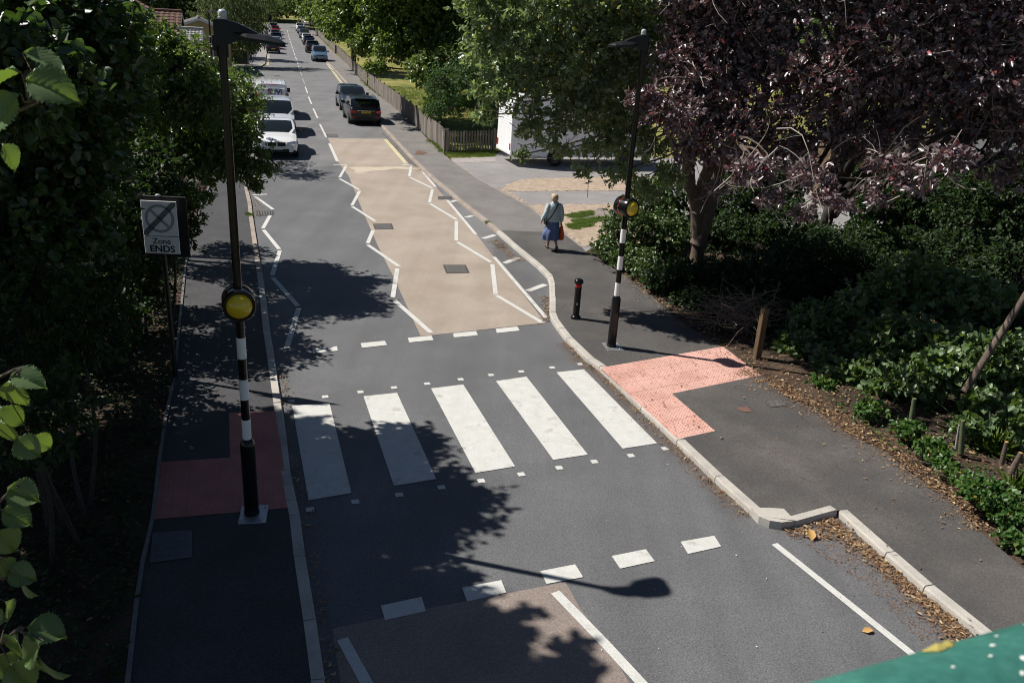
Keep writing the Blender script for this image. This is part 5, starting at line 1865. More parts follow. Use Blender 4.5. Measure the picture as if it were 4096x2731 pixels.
tree('tall_tree', 'tall dark tree on the left verge, its crown above the view, shading the crossing', 'tree', (-11.5, 8.5, .08), [(0, 0, 0), (.2, .1, 2.5), (.1, 0, 5), (.3, .1, 7.5), (.2, 0, 9.5)],
     [((-10.1, 10.4, 8.2), 1.9, 1.6, 1.3), ((-8.5, 8.4, 8.4), 2.1, 1.6, 1.4), ((-7.3, 8.8, 8.2), 1.2, .9, .9), ((-6.1, 8.1, 8.1), 1.0, .8, .7), ((-9.1, 10.0, 8.2), 1.1, .9, .9), ((-10.1, 11.5, 8.2), 1.2, 1.0, .9), ((-10.3, 13.1, 8.3), 1.2, .8, .8), ((-7.6, 6.6, 8.3), 1.7, 1.6, 1.2), ((-8.4, 6.6, 8.6), 2.4, 2.2, 1.6), ((-11.5, 11.3, 8.6), 2.4, 2.2, 1.8), ((-11, 8, 9.6), 3, 3, 2), ((-9.8, 4.6, 8.4), 2.6, 2.2, 1.8), ((-12.5, 6, 8.6), 2.8, 2.8, 2), ((-9, 2.4, 8.6), 2.6, 2.4, 1.8), ((-12.3, 10.3, 6.2), 2.2, 2.0, 1.6), ((-11.4, 5.6, 6.2), 2.2, 2.4, 1.6)],
     8600, 12, .5, .17, .12, 'leaf_dark', 'bark_grey', .22, 67, .3, up=.7, jitter=.5, twig_share=.06, absl=True)
bush('laurel_bush', 'dark bush in deep shade behind the zone sign', 'bush', [((-7.321,15.000,1.238), .9, .9, .9), ((-6.847,13.000,1.265), .9, .8, .7), ((-7.642,16.500,1.234), .6, .8, .8), ((-7.035,15.500,2.969), 1.0, 1.0, 1.1), ((-6.902,16.000,2.207), .8, 1.0, .9), ((-7.284,14.500,2.360), 1.1, 1.0, 1.2), ((-6.784,12.000,2.172), 1.2, 1.1, 1.0)], 2000, 10, .35, .11, .06, 'leaf_shade', 71, stems=8)  # two low clumps added to darken the bank
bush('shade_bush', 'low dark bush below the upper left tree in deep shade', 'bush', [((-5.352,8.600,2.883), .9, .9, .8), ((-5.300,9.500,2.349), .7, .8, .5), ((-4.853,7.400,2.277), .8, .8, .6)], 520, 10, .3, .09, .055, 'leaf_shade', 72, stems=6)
bush('green_shrub', 'pale leaved shrub behind the dogwood near the far lamp', 'bush', [((-11.368,34.000,2.869), 1.5, 1.2, 1.2), ((-12.839,36.000,2.888), 1.6, 1.2, 1.3), ((-10.480,33.000,2.436), .8, .8, .8)], 500, 10, .35, .12, .06, 'leaf_dogwood', 73, stems=6)
# --- far left
tree('willow_tree', 'pale weeping willow behind the far street lamp', 'tree', (-31.5, 92, 0), [(0, 0, 0), (.2, 0, 2), (0, 0, 4.5)],
     [((-29.575,92.000,5.659), 3.4, 3, 2.4), ((-31.600,90.000,5.112), 3.0, 3, 2.2), ((-30.085,91.000,2.910), 3.0, 2.6, 2.0), ((-28.575,92.000,3.405), 1.8, 2, 2.0), ((-31.266,92.000,7.218), 4, 3, 2.4), ((-28.651,95.000,6.392), 2.6, 2.6, 2.6)],
     1500, 10, 1.0, .32, .09, 'leaf_willow', 'bark_grey', .25, 81, .45, up=.3, gravity=1.3, jitter=.6, twig_share=.1, absl=True, spread=.35)
bush('hedge_bush', 'dark shrub behind the cabinet at the foot of the willow', 'bush', [((-34.075,99.000,0.697), 2.2, 1.6, 1.6), ((-33.034,102.000,1.366), 1.8, 1.6, 1.4), ((-34.765,96.000,0.086), 2, 1.6, 1.6)], 420, 10, .5, .22, .12, 'leaf_dark', 82, stems=5)
# --- right of the road, park trees
tree('beech_tree', 'broad dark green tree hanging over the weathered fence and the lawn', 'tree', (.5, 52, 0), [(0, 0, 0), (-.4, 0, 2.5), (-1.0, 0, 5), (-1.5, 0, 7)],
     [((-11.050,54.000,5.751), 1.6, 2.2, 1.5), ((-9.762,52.000,4.506), 1.2, 1.6, 1.0), ((-8.109,52.000,6.382), 2.6, 2.8, 2.0), ((-7.664,50.000,4.438), 1.5, 1.6, 1.1), ((-5.353,50.000,5.607), 2.6, 2.8, 2.2), ((-5.329,47.000,3.440), 1.5, 1.6, 1.2), ((-9.207,54.000,7.791), 3.6, 3.2, 2.0), ((-3.440,50.000,6.622), 2.6, 2.8, 2.2), ((-12.396,56.000,6.693), 1.4, 1.8, 1.3), ((-6.373,50.000,8.234), 4, 4, 2.2), ((-8.550,49.000,3.334), .8, 1.0, .4), ((-3.141,47.000,4.230), 1.8, 2, 1.5), ((-7.201,51.000,5.495), 2.0, 2.0, 1.6), ((-4.728,45.000,1.961), .9, 1.0, .8), ((-3.391,45.000,2.584), 1.2, 1.2, 1.0), ((-2.080,48.000,5.366), 2.2, 2.2, 2), ((-1.640,46.000,2.831), 1.5, 1.5, 1.3)],
     8000, 10, .6, .21, .135, 'leaf_beech', 'bark_dark', .3, 83, .35, up=.75, gravity=.3, twig_share=.05, absl=True)
tree('rowan_tree', 'rowan with small orange berries in the shade behind the picket fence', 'tree', (1.2, 42.5, .1), [(0, 0, 0), (0, 0, 1.2), (-.2, 0, 2.2), (-.4, 0, 3.4)],
     [((-3.572,42.000,2.395), 1.2, 1.2, 1.0), ((-2.560,42.000,3.463), 1.5, 1.4, 1.3), ((-4.276,42.500,3.130), 1.0, 1.0, 1.0), ((-1.868,42.000,2.087), 1.1, 1.1, .9), ((-4.301,41.000,2.039), .7, .7, .5)],
     1300, 12, .4, .12, .05, 'leaf_rowan', 'bark_dark', .09, 84, .4, up=.7, gravity=.4, twig_share=.1, absl=True)
# --- far end
fartree = [((-57, 232), ((-64.261,232.000,8.552), 9, 7, 6), ((-68.664,232.000,10.374), 10, 7, 6), 'leaf_dark', 'dark tree with a bare trunk standing on the far lawn, middle of three'),
           ((-66, 225), ((-67.176,225.000,7.198), 8, 6, 5), ((-70.845,228.000,9.097), 9, 7, 6), 'leaf_far', 'slimmer tree on the far lawn beside the willow'),
           ((-48, 215), ((-52.861,205.000,6.844), 6, 6, 3.2), ((-48.626,200.000,8.072), 7, 6, 4.2), 'leaf_far', 'light green tree behind the last cars of the right row'),
           ((-38, 190), ((-42.503,180.000,6.013), 5, 5, 3.4), ((-38.042,170.000,7.673), 6, 6, 4.6), 'leaf_lime', 'green tree over the far end of the weathered fence'),
           ((-20, 100), ((-20.598,95.000,5.344), 2.6, 3, 2.4), ((-18.406,90.000,6.268), 4, 4, 3.6), 'leaf_lime', 'light green tree leaning over the middle of the far fence')]
fartree += [((-42, 104), ((-40.792,104.000,5.407), 5, 4, 3.6), ((-44.013,104.000,6.163), 5, 4, 4), 'leaf_dark', 'dark tree rising behind the ochre house'), ((-52, 98), ((-45.332,98.000,5.727), 6, 5, 4.5), ((-48.640,98.000,5.982), 6, 5, 4.5), 'leaf_dark', 'dark tree behind the brown tiled house at the top left')]
for i, (b, l1, l2, lf_, lb) in enumerate(fartree):
    s_ = b[1] / 200
    z_ = zt(min(b[1], 260))
    tree('park_tree', lb, 'tree', (b[0], b[1], z_), [(0, 0, 0), (.1, 0, 2.5), (0, 0, 5), (0, 0, 7.5)], [l1, l2, ((l1[0][0] + 2, l1[0][1] + 2, l1[0][2] + 3.5), l1[1], l1[2], l1[3])],
         1500, 8, 1.6 * s_ + .3, .5 * s_ + .12, .32 * s_ + .08, lf_, 'bark_dark', .5 * s_ + .1, 90 + i, .4, absl=True, twig_share=0, group='trees at the far end of the road')
# the wood beyond everything
rng = np.random.default_rng(5)
tips, dirs, C_ = [], [], []
lob = []
for k in range(110):
    a = rng.uniform(-1.15, 1.0)
    d = rng.uniform(262, 300) if -.42 < a < -.1 else rng.uniform(115, 170) if a > .02 else rng.uniform(190, 260) if a > -.1 else rng.uniform(118, 150)
    x, y = d * math.sin(a), d * math.cos(a)
    h = rng.uniform(6, 13)
    lob.append((x, y, zt(min(y, 260)) + h * .5, rng.uniform(5, 8), rng.uniform(4, 6), h * .55))
tips, dirs, _ = crown_points(rng, lob, 15000, .75)
P, A, N, L, Wd, td = foliage(rng, tips, dirs, 4, 1.6, .9, .6)
struct(leaf_mesh('distant_wood', P, A, N, L, Wd, 'leaf_far'), 'stuff')

# --- right side: hedge, undergrowth, hazels
bush('ivy_hedge', 'ivy and bramble hedge spilling onto the pavement under the whitebeam', 'hedge',
     [((3.077,23.600,0.877), .9, .8, .75), ((3.838,25.000,1.262), .9, .9, .9), ((4.624,26.000,1.444), .8, .8, .8), ((2.407,22.600,0.518), .5, .5, .35), ((3.046,21.800,0.465), .8, .6, .4), ((4.203,23.500,0.717), .9, .8, .8), ((3.525,21.000,0.422), .8, .6, .35)],
     1900, 10, .25, .085, .06, 'leaf_ivy', 101, stems=8, gravity=.45, up=.6)
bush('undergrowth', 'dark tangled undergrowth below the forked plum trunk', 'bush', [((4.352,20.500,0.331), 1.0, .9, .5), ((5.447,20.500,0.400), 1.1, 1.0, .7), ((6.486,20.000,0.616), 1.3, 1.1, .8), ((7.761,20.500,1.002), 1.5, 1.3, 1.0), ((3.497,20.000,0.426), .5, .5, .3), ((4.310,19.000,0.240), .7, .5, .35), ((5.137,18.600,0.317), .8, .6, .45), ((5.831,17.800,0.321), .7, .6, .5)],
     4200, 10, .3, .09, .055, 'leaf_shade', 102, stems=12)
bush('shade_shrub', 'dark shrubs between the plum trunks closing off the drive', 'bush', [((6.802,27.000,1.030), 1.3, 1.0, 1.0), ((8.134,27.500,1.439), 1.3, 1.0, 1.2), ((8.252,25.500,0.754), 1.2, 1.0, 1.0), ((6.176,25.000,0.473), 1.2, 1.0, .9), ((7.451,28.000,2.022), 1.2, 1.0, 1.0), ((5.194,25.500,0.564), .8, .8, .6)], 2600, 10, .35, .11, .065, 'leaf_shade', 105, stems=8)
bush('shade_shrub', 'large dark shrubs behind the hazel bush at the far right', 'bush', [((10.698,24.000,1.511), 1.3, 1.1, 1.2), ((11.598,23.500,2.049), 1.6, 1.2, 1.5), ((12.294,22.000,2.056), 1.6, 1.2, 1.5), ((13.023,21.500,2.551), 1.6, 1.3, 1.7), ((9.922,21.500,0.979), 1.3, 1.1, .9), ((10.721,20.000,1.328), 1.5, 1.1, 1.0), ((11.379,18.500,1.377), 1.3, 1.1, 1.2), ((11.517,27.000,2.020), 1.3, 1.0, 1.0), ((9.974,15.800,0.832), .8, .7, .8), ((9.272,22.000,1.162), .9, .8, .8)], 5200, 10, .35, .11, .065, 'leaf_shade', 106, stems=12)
tree('tall_tree', 'unseen tree added beyond the left edge to shade the verge by the wooden posts', 'tree', (-13, 16.5, .08), [(0, 0, 0), (.1, 0, 2), (0, .1, 4)], [((-12.7, 17.8, 4.4), 1.6, 1.9, 1.5), ((-12.1, 14.6, 3.9), 1.4, 1.5, 1.4), ((-13.5, 20.5, 4.4), 1.8, 1.8, 1.6), ((-11.8, 19.5, 3.0), 1.2, 1.4, 1.2), ((-14.5, 16, 6), 2.2, 2.4, 1.8), ((-11.2, 12.6, 3.2), 1.1, 1.2, 1.2), ((-10.6, 14.3, 4.1), 1.2, 1.2, 1.0), ((-10.2, 12.7, 3.4), 1.0, 1.0, .9)], 3400, 11, .45, .15, .1, 'leaf_dark', 'bark_dark', .16, 107, .35, absl=True, twig_share=.05)  # out of view, placed to keep the left verge in shade
bush('hazel_bush', 'hazel bush with broad pale green leaves beside the right pavement', 'bush',
     [((8.509,17.000,1.549), 1.1, .9, .7), ((7.528,17.000,1.005), .9, .8, .6), ((6.507,17.000,0.547), .8, .7, .6), ((7.437,15.600,0.558), .8, .7, .5), ((9.277,16.400,1.318), 1.1, .9, .7), ((8.192,15.000,0.932), .7, .6, .5), ((6.459,16.000,0.049), .7, .6, .5), ((7.479,14.000,0.341), .35, .35, .3), ((6.623,15.000,0.107), .6, .5, .45), ((5.936,16.400,0.145), .6, .5, .5), ((6.161,15.600,0.005), .45, .4, .35), ((7.105,14.300,0.444), .5, .45, .4), ((7.689,14.000,0.784), .65, .5, .5), ((8.338,14.000,0.995), .7, .6, .6), ((7.499,15.500,0.876), .8, .6, .6)],
     2100, 9, .32, .135, .11, 'leaf_hazel', 103, stems=12, bark='stem_green', gravity=.3, up=.7, jitter=.45, shell=.3)
bush('hazel_bush', 'smaller hazel sapling at the right edge by the grass tuft', 'bush', [((8.629,13.500,1.220), .7, .6, .6), ((8.389,12.500,0.694), .5, .5, .5), ((7.923,13.000,0.664), .35, .3, .3), ((7.491,12.400,0.486), .3, .25, .22)], 320, 9, .28, .13, .105, 'leaf_hazel', 104, stems=5, bark='stem_green')
for i, (lb, b, n_) in enumerate((('bramble clump in sun at the lower right verge', [((6.743,10.300,0.475), .45, .4, .16), ((6.917,10.000,0.360), .4, .4, .16), ((6.712,10.800,0.354), .25, .25, .12)], 230),
                                 ('low bramble growing from leaf litter by the green stems', [((6.662,11.800,0.313), .3, .3, .16), ((6.566,12.400,0.344), .3, .28, .16), ((6.584,11.200,0.336), .2, .2, .1)], 150),
                                 ('bramble below the hazel bush at the pavement edge', [((6.240,13.200,0.292), .35, .3, .18), ((5.897,14.600,0.143), .3, .3, .2), ((6.735,9.400,0.267), .3, .3, .14)], 150))):
    bush('bramble', lb, 'bramble', b, n_, 9, .16, .075, .055, 'leaf_bramble', 110 + i, stems=3, r0=.008, up=.9, gravity=.1, twig_share=.1, group='bramble clumps on the right verge')
# leaning trunk and cut stems
def log(name, label, cat, pts, rad, m='bark_grey', cut=False, group=None):
    o = Vector(pts[0])
    t = thing(name, label, cat, o, 0, group)
    p = MB()
    q = smoothline([Vector(x) - o for x in pts], 4)
    p.tube(q, [rad * (1 - .35 * i / len(q)) for i in range(len(q))], 10)
    p.build('trunk', m, t, smooth=True)
    if cut:
        e = q[-1]
        dd = (q[-1] - q[-2]).normalized()
        p = MB()
        p.tube([e, e + dd * .006], rad * .64, 10)
        p.build('cut_end', mat('fresh_wood', (.5, .27, .1), .8, .15, 20) if 'fresh_wood' not in MATS else 'fresh_wood', t)
    return t


log('leaning_trunk', 'bare leaning trunk rising to the right edge behind the hazel leaves', 'tree trunk', [(7.747,13.200,0.723), (8.169,13.400,1.629), (8.696,13.800,2.384), (9.616,14.500,3.714)], .065, 'bark_plum')
for i, (a, b, lb) in enumerate((((6.884,13.000,0.061), (6.828,13.000,0.631), 'green stem stump under the hazel, nearest the leaf litter'), ((7.251,12.000,0.167), (7.143,12.000,0.739), 'green stem standing beside a thin cane in the litter'), ((7.210,12.100,0.189), (7.160,12.100,0.614), 'thin pale cane leaning on a green stem'), ((7.475,11.300,0.378), (7.455,11.300,0.746), 'cut stump stems with orange ends at the right edge'), ((7.521,11.100,0.346), (7.579,11.100,0.680), 'second cut stump with orange end nearer the right edge'))):
    log('cut_stem', lb, 'stem', [a, tuple(Vector(a).lerp(Vector(b), .5)), b], (.05, .045, .02, .04, .05)[i], ('stem_green', 'stem_green', 'twig_pale', 'bark_plum', 'bark_plum')[i], i >= 3, 'cut stems on the right verge')
# heap of dead twigs by the wooden post
tw = MB()
rng = np.random.default_rng(8)
for k in range(150):
    c = np.array((4.876,17.400,0.551)) + rng.normal(size=3) * np.array([.42, .3, .16])
    c[2] = max(.15, c[2] * 1.0)
    d = unit(np.array([rng.normal() * 1, rng.normal() * .5, rng.normal() * .35])) * rng.uniform(.3, .8)
    a, b = c - d, c + d
    a[2], b[2] = max(.1, a[2]), max(.1, b[2])
    limb(tw, a, b, .007, .003, rng, 4, .12, seg=5)
o = tw.build('brushwood_heap', mat('twig_dead', (.17, .135, .11), .85, .25, 8))
tag(o, 'heap of grey dead twigs beside the brown wooden post', 'brushwood')
# dim wall far right behind the plums and a white van shining through the leaves
t = thing('shed', 'plain shed wall darkened for its deep shade behind the purple plums', 'shed', (15.5, 31.5, 0), R(-12))
p = MB()
p.add([(-4, 0, 0), (4, 0, 0), (4, 0, 2.6), (-4, 0, 2.6), (-4, 4, 0), (4, 4, 0), (4, 4, 2.6), (-4, 4, 2.6)], [(0, 1, 2, 3), (1, 5, 6, 2), (5, 4, 7, 6), (4, 0, 3, 7)])
p.build('wall', 'timber_dark', t)  # dark timber colour stands in for the deep shade on the wall
p = MB()
p.box((0, 2, 2.68), (8.4, 4.5, .14), 0, .02)
p.build('roof', 'slate_tile', t)
car((13.081,38.000,1.858)[:2], R(80), 'van', ('white', (.78, .78, .78)), 'white van glimpsed through the purple leaves by the second plum trunk', None, name='parked_van', cat='van', panel_sides=True, far=True)
bush('evergreen_hedge', 'tall dark evergreens closing off the drive behind the plums', 'hedge', [((17 + 3 * k, 43 - .4 * k, 3.0 + (k % 3) * .5), 2.4, 1.8, 3.4) for k in range(7)], 2600, 9, .6, .2, .12, 'leaf_dark', 120, stems=7, r0=.12, shell=.5)

# --- hazel spray close to the camera on the left, and its unseen parent bush, added to dapple it
bush('hazel_bush', 'unseen hazel bush added beyond the left edge to dapple its sprays with shade', 'bush', [((-3.35, 2.5, 6.3), .7, .7, .7), ((-3.2, 2.4, 5.2), .55, .6, .6), ((-3.3, 2.3, 4.3), .6, .6, .6)], 95, 8, .35, .12, .1, 'leaf_hazel', 130, base=(-3.7, 2.4, .08), stems=4, bark='bark_grey')
def hazel_leaf(mb, base, ax, nr, L, rng):
    """broad toothed leaf with a drooping tip and pleats between the veins"""
    ax = Vector(ax).normalized()
    nr = Vector(nr)
    sd = nr.cross(ax).normalized()
    nr = ax.cross(sd)
    nL, nS = 24, 7
    o = len(mb.v)
    vs, fs = [], []
    curl = rng.uniform(.35, .95)
    for i in range(nL + 1):
        t = i / nL
        w_ = L * .46 * (math.sin(math.pi * min(1, t * 1.02) ** .72) ** .75) * (1 if t < .86 else 1 - (t - .86) * 4.2)
        w_ = max(w_, 0)
        for j in range(-nS, nS + 1):
            s_ = j / nS
            tooth = 1 + (.09 if i % 2 else -.06) * (abs(j) == nS)
            z = .16 * L * abs(s_) - curl * L * t * t * .55 + .034 * L * abs(math.sin(math.pi * (t * 8 - abs(s_) * 2.6))) * (.4 + abs(s_)) * (t > .04) - .03 * L * math.exp(-(s_ * 6) ** 2) - .10 * L * s_ * s_ * curl
            vs.append(Vector(base) + ax * (L * (t + .12 * abs(s_) * (1 - t) * .8)) + sd * (w_ * s_ * tooth) + nr * z)
    wN = 2 * nS + 1
    for i in range(nL):
        for j in range(wN - 1):
            a = i * wN + j
            fs.append((a, a + 1, a + wN + 1, a + wN))
    mb.add(vs, fs)


rng = np.random.default_rng(12)
sprays = [  # (label, stalk points, leaves: pixel spots on the leaf, distance, length, direction)
    ('sunlit hazel spray with broad toothed leaves reaching in at the upper left', [(-2.6, 2.0, 5.3), (-1.380,2.300,5.888), (-1.346,2.300,5.918)],
     [((-1.359,2.350,6.041), (.85, .1, -.25), .10), ((-1.342,2.300,5.997), (-.9, -.2, -.35), .115), ((-1.304,2.250,5.983), (1, 0, -.15), .115), ((-1.354,2.300,5.940), (-.5, -.5, -.6), .12), ((-1.415,2.300,5.903), (-.6, .2, -.6), .10), ((-1.457,2.350,5.796), (.5, .1, -.7), .07)]),
    ('hazel spray with hanging leaves at the left edge, halfway down', [(-2.4, 2.1, 4.6), (-1.692,2.500,4.999), (-1.618,2.500,5.016)],
     [((-1.639,2.500,5.015), (.95, 0, -.1), .10), ((-1.646,2.500,5.002), (.2, -.1, -1), .10), ((-1.727,2.550,4.877), (.5, 0, -.7), .09), ((-1.694,2.500,4.855), (.3, 0, -1), .09), ((-1.670,2.500,4.774), (.9, 0, -.5), .09), ((-1.672,2.600,4.739), (.6, .2, -.7), .08)]),
    ('hazel spray with shaded and sunlit leaves low on the left edge', [(-2.3, 2.0, 4.0), (-1.684,2.400,4.596), (-1.617,2.400,4.651)],
     [((-1.653,2.400,4.648), (.9, 0, -.35), .10), ((-1.689,2.400,4.561), (.9, .1, -.45), .10), ((-1.717,2.400,4.482), (.6, 0, -.9), .10), ((-1.707,2.400,4.314), (.9, .1, -.3), .09), ((-1.657,2.400,4.290), (-.1, 0, -1), .09), ((-1.728,2.400,4.366), (.4, 0, -1), .08), ((-1.771,2.450,4.141), (.3, .1, -1), .08)]),
    ('big bright hazel leaves in the lower left corner', [(-2.2, 1.9, 3.6), (-1.634,2.200,4.172), (-1.552,2.200,4.231)],
     [((-1.535,2.200,4.250), (1, .1, -.25), .115), ((-1.567,2.200,4.230), (-.2, -.1, -1), .11), ((-1.451,2.150,4.246), (-.7, -.2, -.7), .11), ((-1.579,2.150,4.148), (.7, -.2, -.7), .11), ((-1.476,2.150,4.174), (.3, 0, -1), .11), ((-1.662,2.200,4.133), (.5, 0, -.9), .1), ((-1.660,2.300,4.194), (-.6, 0, -.4), .1)])]
for lb, stalk, lvs in sprays:
    o = Vector(stalk[0])
    t = thing('hazel_spray', lb, 'hazel spray', o, 0, 'hazel sprays close to the camera')
    p = MB()
    pts = smoothline([Vector(x) - o for x in stalk], 5)
    p.tube(pts, [.008 - .005 * i / len(pts) for i in range(len(pts))], 6)
    hub = Vector(stalk[-1]) - o
    for b, a, L in lvs:
        b = Vector(b) - o
        near = min(pts, key=lambda q: (q - b).length)
        p.tube([near, near.lerp(b, .5) + Vector((0, 0, .01)), b], [.003, .002, .0015], 5)
    p.build('stalk', 'bark_plum', t, smooth=True)
    for b, a, L in lvs:
        m_ = MB()
        nr = Vector((rng.normal() * .25 - .15, -.45 + rng.normal() * .25, .85))
        hazel_leaf(m_, Vector(b) - o, a, nr, L * 1.12, rng)
        m_.build('leaf', 'leaf_hazel', t, smooth=60)


# ---------------------------------------------------------------- fallen leaves, grass tufts, ground cover
rng = np.random.default_rng(77)


def scatter_poly(poly, n):
    P = np.array([[p[0], p[1]] for p in poly])
    lo, hi = P.min(0), P.max(0)
    out = []
    while len(out) < n:
        q = lo + (hi - lo) * rng.random(2)
        if inside(q, poly):
            out.append(q)
    return np.array(out)


def scatter_line(pl, n, sd, off=0.):
    pl = [Vector(p) for p in pl]
    S_ = samp(pl, 60)
    out = []
    for _ in range(n):
        u = rng.random() * 60
        i = min(59, int(u))
        p = S_[i].lerp(S_[i + 1], u - i)
        t_ = (S_[i + 1] - S_[i]).normalized()
        d = off + rng.normal() * sd
        out.append((p.x - t_.y * d, p.y + t_.x * d))
    return np.array(out)


def litter(name, XY, z, ln, wd, m, tilt=.35, kind='stuff', zs=.012):
    k = len(XY)
    P = np.column_stack([XY, np.full(k, z) + rng.random(k) * zs])
    a = rng.random(k) * 2 * np.pi
    A = np.column_stack([np.cos(a), np.sin(a), rng.normal(size=k) * .12])
    N = unit(np.column_stack([rng.normal(size=(k, 2)) * tilt, np.ones(k)]))
    L = ln * rng.uniform(.5, 1.3, k)
    return struct(leaf_mesh(name, P, A, N, L, wd / ln * L, m, None, .25, -.1), kind)


road = np.concatenate([
    scatter_line([(-7.866,47.601), (-6.566,43.240), (-5.475,39.579), (-4.198,35.233)], 500, .10, -.12),
    scatter_line([(-0.661,24.566), (-0.259,23.085), (0.136,22.374)], 420, .12, -.05),
    scatter_line([(0.739,19.364), (0.758,18.343), (0.754,17.509)], 260, .07, .0),
    scatter_line(KR_NEAR[9:], 420, .05, -.06),
    scatter_line([(4.615,10.043), (4.714,9.724), (4.987,9.090), (5.245,8.361), (5.373,7.560)], 1000, .10, -.12),
    scatter_poly([(3.787,9.686), (4.623,10.065), (4.690,9.722), (4.351,9.528), (3.863,9.555)], 360),
    scatter_line([(-9.269,28.626), (-8.576,26.593), (-8.192,25.585)], 140, .08, .12),
    scatter_line(KL[12:], 700, .05, .06),
    scatter_line([(-5.500,40.534), (-4.595,36.848), (-3.813,34.100)], 120, .05, -.05)])
litter('leaf_litter', road, .014, .055, .022, 'leaf_fallen', zs=.02)
chaff = np.concatenate([
    scatter_line(KR_NEAR[9:], 5200, .10, -.10),
    scatter_poly([(3.663,9.652), (4.623,10.065), (4.714,9.724), (4.987,9.090), (5.245,8.361), (5.373,7.560), (4.752,7.560), (4.474,8.642), (3.886,9.479)], 2600),
    scatter_line([(4.615,10.043), (4.714,9.724), (4.987,9.090), (5.245,8.361), (5.373,7.560)], 4200, .10, -.10),
    scatter_poly([(-1.222,24.061), (0.136,22.374), (0.737,18.124), (0.461,18.729), (-0.294,21.379)], 900),
    scatter_line([(-7.205,45.312), (-5.475,39.579), (-4.198,35.233)], 1200, .10, -.12)])
litter('leaf_crumbs', chaff, .013, .022, .008, 'leaf_chaff', .5, zs=.006)
edge = [(4.360,14.984), (4.781,14.679), (5.047,13.899), (5.432,13.474), (5.624,12.667), (6.069,12.011), (6.173,11.384), (6.474,10.650), (6.477,9.823)]
pav = np.concatenate([scatter_line(edge, 1300, .15, .14), scatter_line(edge, 160, .3, -.2), scatter_poly(TR, 60), scatter_poly(TL, 40),
                      scatter_line([(-4.386,41.820), (-6.898,50.996), (-9.759,60.934), (-15.889,82.770)], 700, .12, -.2), scatter_line([(2.636,21.895), (3.343,19.467), (4.248,16.593), (4.884,15.177)], 700, .2, .1),
                      scatter_line(back_r[7:], 50, .9, -.8)])
litter('leaf_litter', pav, .108, .055, .022, 'leaf_fallen', zs=.02)
ver = np.concatenate([scatter_poly([(5.060,13.942), (6.082,12.044), (6.501,9.871), (13, 8), (13, 17), (5.309,16.411)], 5200), scatter_poly([(2.645,21.998), (4.285,16.509), (5.309,16.411), (13, 17), (13, 24), (5, 24)], 2600)])
litter('leaf_litter', ver, .10, .065, .03, 'leaf_fallen', .5, zs=.03)
crm = np.concatenate([scatter_line(edge, 4200, .2, .1), scatter_poly([(1.969,23.406), (4.285,16.509), (5.047,13.899), (6.507,10.602), (3.4, 7.5), (4.792,10.063), (2.746,11.913), (1.825,15.023), (1.056,17.264), (1.056,20.572)], 1500)])
litter('leaf_crumbs', crm, .107, .03, .01, 'leaf_chaff', .5, zs=.008)
vl_ = scatter_poly([(-8.052,19.376), (-5.805,13.120), (-5.354,11.657), (-4.404,8.945), (-3.471,6.217), (-6.5, 4.5), (-9, 9), (-10, 18)], 1200)
litter('leaf_litter', vl_, .09, .06, .03, 'leaf_chaff', .5, zs=.03)


def cover_plants(name, XY, z, h, ln, wd, m, per=4):
    k = len(XY)
    P = np.repeat(np.column_stack([XY, np.full(k, z)]), per, 0) + rng.normal(size=(k * per, 3)) * np.array([.05, .05, 0]) + np.column_stack([np.zeros((k * per, 2)), rng.random(k * per) * h])
    a = rng.random(k * per) * 2 * np.pi
    A = np.column_stack([np.cos(a), np.sin(a), rng.normal(size=k * per) * .3])
    N = unit(np.column_stack([rng.normal(size=(k * per, 2)) * .4, np.ones(k * per)]))
    L = ln * rng.uniform(.6, 1.2, k * per)
    return struct(leaf_mesh(name, P, A, N, L, wd / ln * L, m), 'stuff')


cover_plants('ground_cover', scatter_poly([(-6.659,15.355), (-5.667,12.596), (-4.960,10.324), (-4.299,8.393), (-3.551,6.210), (-6.5, 4.5), (-9, 9), (-13, 18), (-9, 22)], 5200), .08, .22, .075, .05, 'leaf_shade', 4)
cover_plants('ground_cover', scatter_poly([(2.672,22.284), (3.385,19.781), (4.227,16.894), (5.722,17.261), (12, 16), (12, 24), (4, 24.5)], 1700), .08, .3, .07, .045, 'leaf_shade', 4)
cover_plants('ground_cover', scatter_poly([(5.669,13.784), (6.202,12.189), (6.653,10.618), (12, 8), (13, 15), (6.173,16.555)], 900), .08, .14, .07, .05, 'leaf_bramble', 4)


def blades(XY, z, h, n_per=14, spread=.05, lean=.5, w_=.006):
    k = len(XY) * n_per
    P = np.repeat(np.column_stack([XY, np.full(len(XY), z)]), n_per, 0) + rng.normal(size=(k, 3)) * np.array([spread, spread, 0])
    A = unit(np.column_stack([rng.normal(size=(k, 2)) * lean, np.ones(k)]))
    N = unit(rng.normal(size=(k, 3)) * np.array([1, 1, .2]))
    L = h * rng.uniform(.5, 1.2, k)
    return P, A, N, L, np.full(k, w_)


